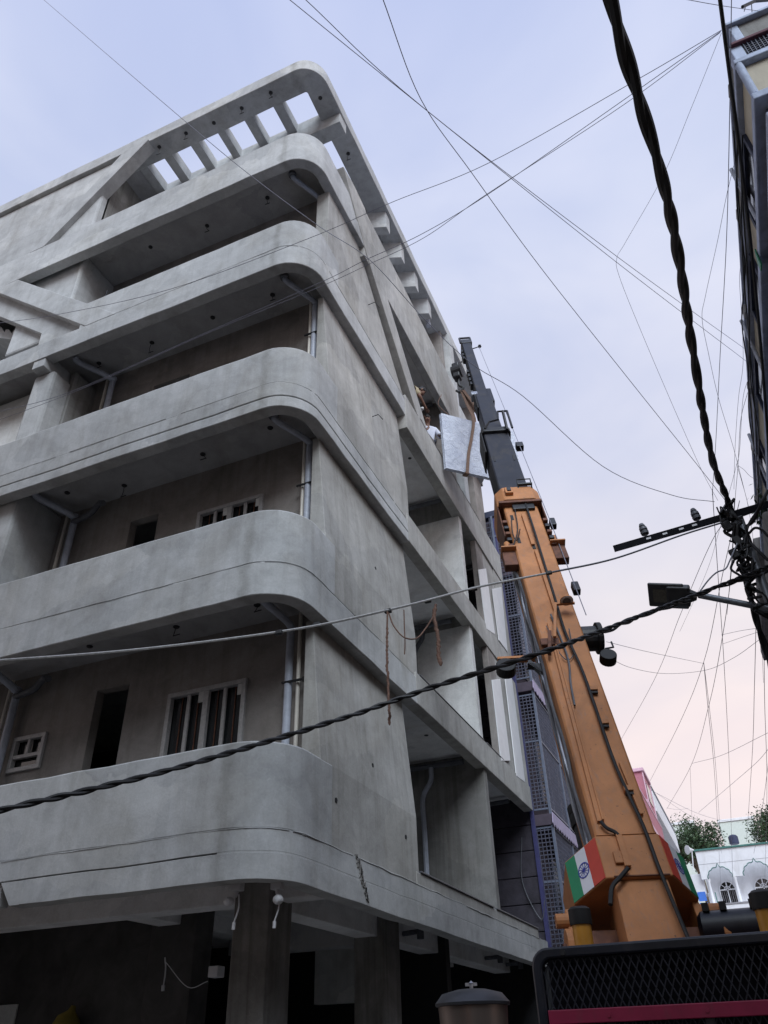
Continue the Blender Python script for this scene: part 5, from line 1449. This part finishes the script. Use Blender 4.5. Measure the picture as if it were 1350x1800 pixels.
for y in (6.1, 8.3, 10.5, 12.7):
    for z0, z1 in ((5.4, 7.3), (2.4, 4.2)):
        w = part(MB().box(2.145, 2.158, y, y + 1.25, z0, z1), 'window', 'dark_glass', Rh)
        part(MB().box(2.11, 2.15, y - .07, y, z0, z1).box(2.11, 2.15, y + 1.25, y + 1.32, z0, z1).box(2.11, 2.15, y, y + 1.25, z1 - .05, z1).box(2.11, 2.15, y + .6, y + .66, z0, z1 - .05), 'frame', 'trim_blue', w)
for z in (0.9, 4.6):
    part(MB().box(2.5, 4.2, 5.13, 5.155, z, z + 1.5), 'window', 'dark_glass', Rh)
# bundled service wires and a slack cable along the street-side ledge
random.seed(31)
for q in range(4):
    pts = [(2.02 + random.uniform(-.05, .03), 5.8 + i * 1.05, 9.75 + 0.1 * q + random.uniform(-.10, .10)) for i in range(9)]
    part(MB().tube(catmull(pts, 4), 0.010, 5), 'service_wire', 'cable_black', Rh)
for y in (6.6, 9.2, 12.0):
    part(MB().tube([(2.04, y, 9.36), (2.04, y, 10.4)], 0.025, 8), 'service_pipe', 'pvc_grey', Rh, smooth=True)
# bare rods sticking up at the roof corner
tag(MB().tube([(2.518, 5.3, 11.45), (2.701, 5.4, 11.648), (2.875, 5.5, 11.735)], 0.02, 6).tube([(2.53, 5.35, 11.433), (2.595, 5.35, 11.579)], 0.005, 4).tube([(2.584, 5.35, 11.317), (2.632, 5.35, 11.51)], 0.005, 4).build('roof_rod', 'black_metal'), 'bent dark rod with wires above the cream house roof', 'rod')
nv = [(2.1, 7.3, 9.8), (2.02, 7.42, 9.72), (2.0, 7.4, 9.60), (2.1, 7.34, 9.58)]
tag(MB().prism([(7.0, 9.36), (7.14, 9.24), (7.16, 9.12), (7.04, 9.10)], 'x', 1.99, 2.01).build('green_rag', 'flag_green', None, 0.01), 'small green rag caught on the cream house ledge', 'rag')
# next house along, lower, with a rough balcony end
R2h = thing('grey_balcony_house', 'weathered grey house with a rough balcony end beside the utility pole', 'building', (4.5, 21, 0))
part(MB().box(2.75, 9, 15.9, 27, 0, 9.0), 'wall', 'concrete_rough', R2h, 0.02)
part(MB().box(2.0, 2.9, 15.8, 22.0, 10.2, 10.5), 'balcony_slab', 'concrete_rough', R2h, 0.03)
part(MB().box(1.95, 2.75, 12.6, 15.6, 8.95, 9.15), 'balcony_slab', 'concrete_rough', R2h, 0.03)
part(MB().box(1.62, 2.5, 10.9, 13.2, 7.72, 8.15), 'balcony_end', 'concrete_rough', R2h, 0.05)
part(MB().box(1.72, 2.5, 10.95, 13.0, 7.30, 7.72), 'balcony_end', 'concrete_rough', R2h, 0.05)
part(MB().box(2.75, 9, 15.9, 27, 9.0, 13.0), 'wall', 'white_wall', R2h, 0.02)
for y in (16.4, 18.6, 20.8, 23.0):
    part(MB().box(2.72, 2.745, y, y + 1.2, 10.6, 12.2), 'window', 'dark_glass', R2h)
tag(MB().box(2.3, 2.34, 13.2, 15.4, 9.3, 10.7).build('wall_banner', 'pink_trim', None, 0.005), 'faded pink banner on the house side past the cream house', 'banner')
mb = MB(); random.seed(77)
for i in range(160):
    p = Vector((2.0 + random.gauss(0, .10), 13.0 + random.gauss(0, .25), 9.25 + abs(random.gauss(0, .22))))
    d = Vector((random.gauss(0, 1), random.gauss(0, 1), random.gauss(0, 1))).normalized(); x = d.orthogonal().normalized(); s = 0.05
    mb.add([p, p + d * s + x * s * .5, p + d * s * 2, p + d * s - x * s * .5], [(0, 1, 2, 3)])
tag(mb.build('ledge_plant', 'leaves'), 'small scraggly plant growing on the rough balcony end', 'plant')

# unseen houses added behind the camera to block low light
O_ = thing('light_block_house', 'plain grey house added behind the viewer to block low light', 'building', (-6, -9, 0))
part(MB().box(-16, -0.9, -14, -2.7, 0, 18.2), 'wall', 'concrete_rough', O_, 0.03)
part(MB().box(-16.2, -0.7, -14.2, -2.5, 18.2, 18.45), 'roof_slab', 'trim_blue', O_, 0.02)
for z in (0.9, 4.0, 7.1, 10.2, 12.6):
    for x in (-14.5, -11.5, -8.5, -5.5):
        w = part(MB().box(x, x + 1.4, -2.715, -2.69, z, z + 1.5), 'window', 'dark_glass', O_)
        part(MB().box(x - .08, x, -2.72, -2.65, z - .08, z + 1.58).box(x + 1.4, x + 1.48, -2.72, -2.65, z - .08, z + 1.58).box(x, x + 1.4, -2.72, -2.65, z + 1.5, z + 1.58), 'frame', 'upvc', w)
O2 = thing('light_block_row', 'plain house added behind the viewer on the right to block low light', 'building', (5, -5, 0))
part(MB().box(2.3, 9, -14, 2.2, 0, 11.2), 'wall', 'concrete_rough', O2, 0.03)
part(MB().box(2.1, 9.2, -14.2, 2.4, 11.2, 11.4), 'roof_slab', 'trim_blue', O2, 0.02)
for z in (1.0, 4.0, 6.6):
    for y in (-12, -9.2, -6.4, -3.6, -0.8):
        part(MB().box(2.28, 2.305, y, y + 1.3, z, z + 1.4), 'window', 'dark_glass', O2)

# ================================================================ UTILITY POLE, CROSSARM, STREET LAMP
U = thing('utility_pole', 'grey steel utility pole with a perforated crossarm and two insulators', 'pole', (1.2, 10, 0))
part(MB().tube([(1.2, 10, 0), (1.2, 10, 7.66)], 0.075, 14, 0.05), 'pole', 'galvanised', U, smooth=True)
arm = MB()
a0, a1 = Vector((-0.52, 9.93, 7.47)), Vector((1.75, 9.93, 7.615))
d = (a1 - a0).normalized(); nz_ = Vector((0, 1, 0)); uz = nz_.cross(d) * -1
arm.obox((a0 + a1) / 2 + Vector((0, 0.0, 0.045)), d, (0, 1, 0), d.cross(Vector((0, 1, 0))), (a1 - a0).length / 2, 0.004, 0.055)
arm.obox((a0 + a1) / 2 + Vector((0, 0.04, 0.096)), d, (0, 1, 0), d.cross(Vector((0, 1, 0))), (a1 - a0).length / 2, 0.04, 0.004)
ca = part(arm, 'crossarm', 'iron_dark', U)
for q in (0.22, 0.32, 0.42, 0.50):
    p = a0.lerp(a1, q) + Vector((0, -0.006, 0.05))
    part(MB().obox(p, d, (0, 1, 0), d.cross(Vector((0, 1, 0))), 0.032, 0.003, 0.014), 'slot_plate', 'white_plastic', ca)  # white plates standing in for bright sky seen through the arm
for q in (0.21, 0.53):
    p = a0.lerp(a1, q) + Vector((0, 0.04, 0.10))
    part(MB().lathe(p, (-0.12, 0, 1), [(0.015, 0), (0.02, 0.05), (0.055, 0.06), (0.06, 0.10), (0.042, 0.115), (0.058, 0.13), (0.055, 0.17), (0.035, 0.185), (0.045, 0.2), (0.03, 0.24), (0.005, 0.25)], 14), 'insulator', 'pvc_dark', U, smooth=True)
# tangle of joints and loops round the pole top
random.seed(9)
mb = MB()
for i in range(16):
    pts = []
    c = Vector((1.08, 9.9, 7.75 - i * 0.11))
    for j in range(7):
        pts.append(c + Vector((random.uniform(-.13, .13), random.uniform(-.12, .08), random.uniform(-.14, .14))))
    mb.tube(catmull(pts, 5), random.uniform(0.010, 0.024), 6)
part(mb, 'cable_tangle', 'cable_black', U, smooth=True)
for px in ((1.014, 9.85, 7.408), (1.065, 9.85, 7.143), (0.975, 9.85, 6.97), (1.096, 9.85, 7.573)):
    p = Vector(px)
    part(MB().obox(p, Vector((1, 0, .3)).normalized(), (0, 1, 0), Vector((-.3, 0, 1)).normalized(), 0.05, 0.04, 0.075), 'connector_block', 'black_rubber', U, 0.015)
for pts, r in (([(0.943, 9.85, 6.881), (0.872, 9.8, 6.74), (0.935, 9.8, 6.637), (1, 9.85, 6.578)], 0.016), ([(1.552, 9.8, 7.637), (1.403, 9.8, 7.494), (1.249, 9.85, 7.338), (1.113, 9.85, 7.057), (1.045, 9.85, 6.915), (1.099, 9.8, 6.872), (1.171, 9.85, 7.086), (1.211, 9.9, 7.287)], 0.018),
               ([(1.225, 9.85, 7.225), (1.315, 9.8, 7.26), (1.39, 9.8, 7.202), (1.428, 9.8, 7.091)], 0.018), ([(1.21, 9.85, 7.075), (1.266, 9.8, 6.896), (1.327, 9.8, 6.749)], 0.02), ([(1.598, 9.6, 7.659), (1.463, 9.6, 7.485), (1.333, 9.8, 7.375), (1.235, 9.9, 7.373)], 0.022)):
    part(MB().tube(catmull(pts, 6), r, 7), 'cable_loop', 'cable_black', U, smooth=True)
part(MB().tube(catmull([(1.046, 9.8, 7.092), (0.892, 9.8, 6.866), (0.806, 9.8, 6.758), (0.693, 9.8, 6.735), (0.566, 9.85, 6.673), (0.426, 9.9, 6.561)], 5), 0.010, 6), 'lamp_feed', 'pvc_grey', U, smooth=True)

S2 = thing('street_lamp', 'flat grey LED street lamp on a pipe arm from the utility pole', 'street lamp', (1.2, 10, 6.1))
part(MB().tube([(1.244, 10, 6.136), (0.856, 10, 6.336), (0.404, 10, 6.565)], 0.042, 12), 'arm', 'galvanised', S2, smooth=True)
LA, LB = Vector((-0.207, 10, 6.725)), Vector((0.379, 10, 6.554))
d = (LB - LA).normalized(); dv = Vector((0.0, 0.86, -0.5)).normalized(); dv = (dv - d * dv.dot(d)).normalized(); dn = d.cross(dv)
C_ = LA.lerp(LB, 0.36)
hd_ = part(MB().obox(C_, d, dv, dn, 0.23, 0.19, 0.022), 'head', 'lamp_grey', S2, 0.02)
part(MB().obox(LA.lerp(LB, 0.3) - dn * 0.024, d, dv, dn, 0.125, 0.105, 0.003), 'lens', 'lamp_lens', hd_)
part(MB().obox(LA.lerp(LB, 0.3) + dn * 0.024, d, dv, dn, 0.125, 0.105, 0.003), 'lens', 'lamp_lens', hd_)
part(MB().obox(LA.lerp(LB, 0.62), d, dv, dn, 0.15, 0.16, 0.05), 'driver_box', 'lamp_grey', S2, 0.025)
part(MB().obox(LA.lerp(LB, 0.6) + dv * 0.14, d, dv, dn, 0.14, 0.05, 0.05), 'driver_box', 'galvanised', S2, 0.02)
part(MB().loft([[LA.lerp(LB, 0.75) + dv * a * 0.12 + dn * b_ * 0.045 for a, b_ in ((-1, -1), (1, -1), (1, 1), (-1, 1))], [LB + dv * a * 0.045 + dn * b_ * 0.04 for a, b_ in ((-1, -1), (1, -1), (1, 1), (-1, 1))]]), 'neck', 'lamp_grey', S2, 0.01)

# ================================================================ CABLES
def twisted(name, label, pts, rs, ro, pitch, mat, n=3, k=10, lead=0.0):
    pts = catmull(pts, k * 6)
    t = thing(name, label, 'cable', tuple(pts[-1]), 'thick twisted power cables')
    arc = 0.0; prev = None; fr_ = []
    for i, p in enumerate(pts):
        tan = (pts[min(i + 1, len(pts) - 1)] - pts[max(i - 1, 0)]).normalized()
        x = tan.cross(Vector((0, 0, 1))).normalized() if prev is None else (prev - tan * prev.dot(tan)).normalized()
        prev = x
        if i: arc += (p - pts[i - 1]).length
        fr_.append((p, x, tan.cross(x), arc))
    for s in range(n):
        ph = lambda a: 2 * math.pi * (a / pitch + s / n + 0.22 * noise.noise(Vector((a * 0.9, 3.1, n))))
        path_ = [p + (x * math.cos(ph(a)) + y * math.sin(ph(a))) * ro * (1 + 0.35 * noise.noise(Vector((a * 1.7, s * 5.0, 1.3)))) for p, x, y, a in fr_]
        part(MB().tube(path_, rs, 7), 'strand', mat, t, smooth=True)
    return t
twisted('twisted_cable', 'thick black twisted cable running overhead from top centre to the pole', [(0.527, 2.087, 6.333), (0.579, 2.594, 6.415), (0.692, 3.511, 6.54), (0.778, 4.559, 6.854), (0.84, 5.93, 7.201), (0.932, 8.268, 7.5), (1.125, 9.96, 7.731), (1.06, 10.158, 6.887), (1.027, 10.477, 6.229), (1.037, 10.666, 5.773), (1.007, 10.996, 4.815), (0.91, 11.341, 3.86)], 0.031, 0.016, 1.0, 'cable_black', 2, 6)
twisted('twisted_cable', 'thick black twisted cable crossing the crane boom and the first floor balcony', [(-4.751, 4, 3.063), (-4.66, 4.1, 3.104), (-3.945, 5, 3.526), (-2.983, 6.1, 4.145), (-2.246, 6.55, 4.475), (-1.156, 6.4, 4.535), (-0.655, 7.2, 5.011), (0.033, 8.4, 5.729), (0.998, 9.7, 6.55), (1.801, 10.6, 7.163)], 0.0155, 0.0115, 0.38, 'cable_black', 2, 6)
twisted('twisted_cable', 'second black cable lashed alongside near the pole, above the lamp arm', [(-0.664, 7.25, 5.01), (-0.345, 8, 5.462), (0.162, 8.7, 5.876), (0.606, 9.3, 6.274), (0.985, 9.7, 6.503), (1.774, 10.6, 7.077)], 0.014, 0.017, 0.9, 'cable_black', 2, 6)

def wire(label, pts, r=0.008, mat='wire_grey', name='overhead_wire', group='thin overhead wires', k=8):
    if mat == 'wire_grey': r *= 0.5
    return tag(MB().tube(catmull(pts, k), r, 6).build(name, mat, None, 0, True), label, 'wire', group)
w_ = wire('pale grey cable with black ties running across the building to the crossarm', [(-5.663, 4.4, 4.561), (-5.577, 4.5, 4.59), (-4.615, 5.2, 4.795), (-3.498, 6.1, 5.16), (-2.579, 6.6, 5.43), (-1.894, 7.3, 5.865), (-1.264, 8.2, 6.364)], 0.0125, 'cable_white', 'service_cable', 'service cables to the crossarm')
wire('dark end of the service cable from the boom up to the crossarm', [(-1.264, 8.2, 6.364), (-0.502, 9.2, 6.933), (0.425, 9.85, 7.438), (1.118, 9.9, 7.531), (1.741, 10.2, 7.805)], 0.0125, 'pvc_dark', 'service_cable', 'service cables to the crossarm')
TIES = ('far left of the lower balcony pipes', 'just left of the corner pipes', 'where the longest rope hangs', 'beside the thick knotted rope', 'over the white cladding panels', 'against the orange boom')
for i, p in enumerate([(-3.633, 6, 5.107), (-3.34, 6.25, 5.244), (-2.675, 6.55, 5.389), (-2.337, 6.85, 5.576), (-1.941, 7.3, 5.855), (-1.229, 8.2, 6.363)]):
    tag(MB().obox(p, Vector((1, .3, .15)).normalized(), (0, 0, 1), (0, 1, 0), 0.035, 0.022, 0.022).build('cable_tie', 'cable_black', None, 0.008), 'black tape tie on the pale service cable, ' + TIES[i], 'cable tie', 'black tape ties on the service cable')
for lab, pts, r in (('longest brown rope end hanging from the service cable', [(-2.661, 6.5, 5.355), (-2.682, 6.5, 4.884), (-2.676, 6.5, 4.497), (-2.674, 6.5, 4.187)], 0.009),
               ('thick knotted brown rope end hanging right of the loop', [(-2.234, 6.8, 5.486), (-2.263, 6.8, 5.339), (-2.236, 6.8, 5.106), (-2.243, 6.8, 4.918), (-2.232, 6.8, 4.817)], 0.013),
               ('thin brown rope end hanging inside the loop', [(-2.518, 6.6, 5.389), (-2.521, 6.6, 5.175), (-2.522, 6.6, 5.017), (-2.533, 6.6, 4.895)], 0.006),
               ('brown rope looped in an arc under the service cable', [(-2.669, 6.55, 5.368), (-2.618, 6.55, 5.206), (-2.512, 6.55, 5.055), (-2.416, 6.65, 5.066), (-2.347, 6.75, 5.204), (-2.255, 6.8, 5.37)], 0.008)):
    mb = MB().tube(catmull(pts, 10), r, 6)
    random.seed(len(lab))
    if r > 0.0085:
        for p in catmull(pts, 10)[4:]:
            mb.lathe(p + Vector((random.uniform(-.006, .006), 0, 0)), (0, 0, 1), [(r * .8, -.025), (r * 1.6, 0), (r * .8, .025)], 6)
    tag(mb.build('hanging_rope', 'rope_brown', None, 0, True), lab, 'rope', 'brown ropes on the service cable')

wire('thin wire from the top left corner over the balconies down to the crossarm', [(-8.667, 3.4, 19.364), (-4.785, 4.2, 12.889), (-3.788, 4.8, 11.526), (-2.972, 5.3, 10.542), (-2.381, 5.6, 9.864), (-1.981, 6.4, 9.413), (-1.563, 7, 8.963), (-1.101, 7.8, 8.896), (-0.356, 9, 8.299), (0.427, 9.7, 8.026), (0.965, 10, 7.936)], 0.009)
wire('left wire of the close pair crossing from top centre to the right edge', [(-1.97, 2.6, 10.083), (-1.191, 4, 10.029), (0.505, 7.5, 10.581), (2.192, 11, 11.323), (2.456, 11.6, 11.512)], 0.008)
wire('right wire of the close pair crossing from top centre to the right edge', [(-1.773, 2.6, 9.87), (-1.048, 4, 9.673), (0.582, 7.5, 10.576), (2.289, 11, 11.506), (2.534, 11.6, 11.783)], 0.008)
wire('steep wire from top centre down to the pole top', [(-0.878, 2.4, 8.445), (-0.962, 3.6, 9.041), (-0.763, 4.6, 9.176), (-0.401, 6.2, 9.352), (0.24, 8, 8.91), (0.845, 9.6, 8.429), (1.135, 10, 7.803)], 0.008)
wire('upper wire of the fan from the cream house roof to the left facade', [(2.166, 5.2, 10.974), (1.196, 5.3, 10.864), (-0.692, 5.6, 10.907), (-2.105, 5.8, 11.238), (-3.488, 5.9, 11.346), (-5.99, 6, 11.649), (-8.733, 6.2, 12.609), (-10.734, 6.3, 13.424)], 0.009)
wire('middle wire of the fan from the cream house roof to the left facade', [(2.155, 5.2, 10.956), (0.953, 5.4, 10.719), (-0.775, 5.7, 10.424), (-1.769, 5.9, 10.431), (-2.636, 6, 10.489), (-3.384, 6.1, 10.52), (-5.439, 6.2, 10.509), (-7.991, 6.3, 10.469), (-9.83, 6.35, 10.759)], 0.009)
wire('lower wire of the fan from the cream house roof to the left facade', [(2.144, 5.2, 10.938), (0.97, 5.4, 10.639), (-0.851, 5.7, 10.411), (-1.735, 5.9, 10.337), (-2.595, 6, 10.368), (-3.381, 6.1, 10.432), (-5.436, 6.2, 10.482), (-7.753, 6.3, 10.434), (-9.738, 6.35, 10.504)], 0.008)
wire('slack wire dropping from the cream house roof into an open bend', [(2.151, 5.2, 10.918), (1.715, 5.8, 10.695), (1.265, 6.4, 10.474), (0.674, 7, 10.263), (0.511, 7.1, 10.119), (0.49, 7.3, 9.956), (0.593, 8, 9.519), (0.77, 9, 8.829), (0.922, 9.8, 8.341), (1.012, 10, 7.941)], 0.005)
wire('upright dark violet wire just left of the cream house', [(2.079, 4.4, 10.1), (1.954, 5.4, 9.899), (1.869, 7.4, 10.14), (1.649, 9.4, 10.082), (1.423, 11.5, 10.013), (1.255, 13, 9.993)], 0.009)
wire('straight black cable in front of the cream house edge', [(1.853, 4.1, 9.612), (1.857, 4.9, 9.398), (1.862, 5.8, 9.153), (1.876, 7, 8.961), (1.884, 8.4, 8.784), (1.848, 10, 8.482)], 0.019, 'cable_black')
wire('thin grey wire bending out beside the cream house wall', [(2.058, 6, 10.016), (1.995, 7, 10.499), (1.826, 7.6, 10.426), (1.571, 8.4, 10.296), (1.472, 8.7, 10.183), (1.497, 9.4, 10.151), (1.524, 10.2, 9.899), (1.658, 11.5, 9.802), (1.756, 13, 9.451)], 0.006)
wire('short wire crossing the top right corner above the roof', [(1.329, 3.6, 8.878), (1.835, 4.2, 9.61), (2.548, 5.1, 10.833)], 0.006)
wire('wire from the lamp neck down to the pink house roof', [(1.147, 10, 7.653), (0.933, 12, 8.479), (0.174, 15, 8.714), (-0.816, 20, 9.436), (-3.055, 31, 11.541)], 0.01)
wire('wire from behind the lamp to the pink house stair tower', [(1.533, 12, 9.108), (1.073, 14, 8.864), (0.443, 18, 8.91), (-0.557, 24, 9.573), (-2.702, 37, 11.534)], 0.012)
wire('curving wire ending at the white balconies', [(1.459, 12, 9.132), (1.214, 14, 8.828), (0.852, 17, 8.816), (0.329, 22, 9.243), (-0.681, 30, 9.987), (-2.591, 42, 11.424)], 0.013)
wire('near upright wire passing left of the arched house', [(1.188, 12, 9.46), (1.068, 15, 9.404), (0.844, 20, 9.19), (0.404, 30, 9.137), (-0.725, 49, 8.168)], 0.012)
wire('thin upright wire over the first arch', [(0.414, 18, 8.846), (0.287, 21, 8.9), (0.011, 28, 9.053), (-0.722, 42, 9.176), (-1.314, 49, 8.218)], 0.012)
wire('thin upright wire starting at the knot in mid sky', [(0.414, 18, 8.846), (0.309, 21, 8.82), (0.063, 28, 9.045), (-0.623, 42, 9.166)], 0.01)
wire('upright wire left of the pole foot', [(1.37, 14, 7.843), (1.277, 18, 8.064), (1.097, 24, 8.307), (0.56, 40, 9.158)], 0.012)
wire('fine upright wire near the right edge', [(1.525, 14, 7.921), (1.482, 19, 8.122), (1.357, 28, 8.146), (0.927, 48, 8.426)], 0.012)
wire('fine slanting wire near the right edge', [(1.398, 22, 7.689), (1.209, 30, 8.27), (0.766, 42, 9.02)], 0.012)
wire('thin level wire from the hose reel to the knot', [(-0.986, 11, 6.619), (-0.512, 13, 7.198), (0.398, 18, 8.835)], 0.007)
wire('drooping wire from the hose reel to the pole', [(-1.03, 11, 6.389), (-0.847, 13, 6.972), (-0.379, 15, 7.56), (0.337, 15, 7.488), (0.798, 13.5, 7.029), (1.159, 12, 6.648)], 0.007)
wire('short level wire from the sky knot to the twisted cable', [(0.9, 17, 8.996), (1.128, 15, 8.136), (1.257, 13, 7.254)], 0.008)
wire('second short wire under the level one', [(0.867, 17, 8.785), (1.141, 15, 8.002), (1.265, 13, 7.19)], 0.007)
wire('thin wire from the curving wire to the right edge', [(-0.647, 30, 10.044), (0.41, 28, 9.614), (1.757, 25, 9.199)], 0.011)
wire('slanting wire rising from the tree tops to the right edge', [(-1.443, 52, 13.343), (0.779, 42, 12.259), (1.752, 36, 11.406), (2.09, 30, 10.274)], 0.016)
wire('thin level wire low over the tree tops', [(-2.998, 42, 12.303), (-1.623, 46, 12.119), (-0.511, 50, 12.407), (0.688, 54, 12.956)], 0.014)
wire('lower thin wire sagging towards the trees', [(-2.881, 42, 12.204), (-1.814, 46, 11.938), (-0.875, 50, 12.202)], 0.012)
wire('short slack wire off the white balconies', [(-2.579, 42, 11.477), (-2.172, 43, 11.57), (-1.661, 44, 11.788)], 0.011)
wire('drop wire hanging from the curving wire', [(-0.743, 30, 9.895), (-1.068, 34, 9.905), (-1.478, 40, 10.375)], 0.009)
wire('upright wire in the gap left of the lamp arm', [(1.448, 11.5, 9.032), (1.637, 11.2, 9.605), (1.841, 10.5, 10.033), (1.914, 9.6, 9.915), (1.969, 8.8, 10.047), (2.009, 8.2, 10.203), (2.038, 7.6, 10.058)], 0.006)
wire('wire pair strand from the wall bracket to the crossing', [(1.858, 9.2, 9.33), (1.721, 9.5, 9.208), (1.589, 10.5, 9.062), (1.529, 11, 9.114), (1.35, 12, 9.166), (1.131, 13, 9.14), (0.843, 15, 9.463), (0.098, 19, 10.161)], 0.006)
wire('wire strand running straight down from the crossing', [(1.785, 9.4, 9.205), (1.666, 10, 9.203), (1.553, 11, 9.106), (1.467, 12, 9.129), (1.225, 13, 8.633), (1.004, 15, 8.52)], 0.007)
wire('wire running from the crossing to the house wall', [(1.541, 11, 9.156), (1.694, 11.5, 9.351), (1.829, 12, 9.519), (2.079, 12.5, 9.639)], 0.006)
wire('wire falling behind the crossarm to the lamp', [(1.545, 11, 9.109), (1.597, 11.5, 9.1), (1.694, 12.5, 9.268), (1.688, 13.5, 9.034), (1.567, 15, 8.388), (1.491, 18, 8.155)], 0.006)
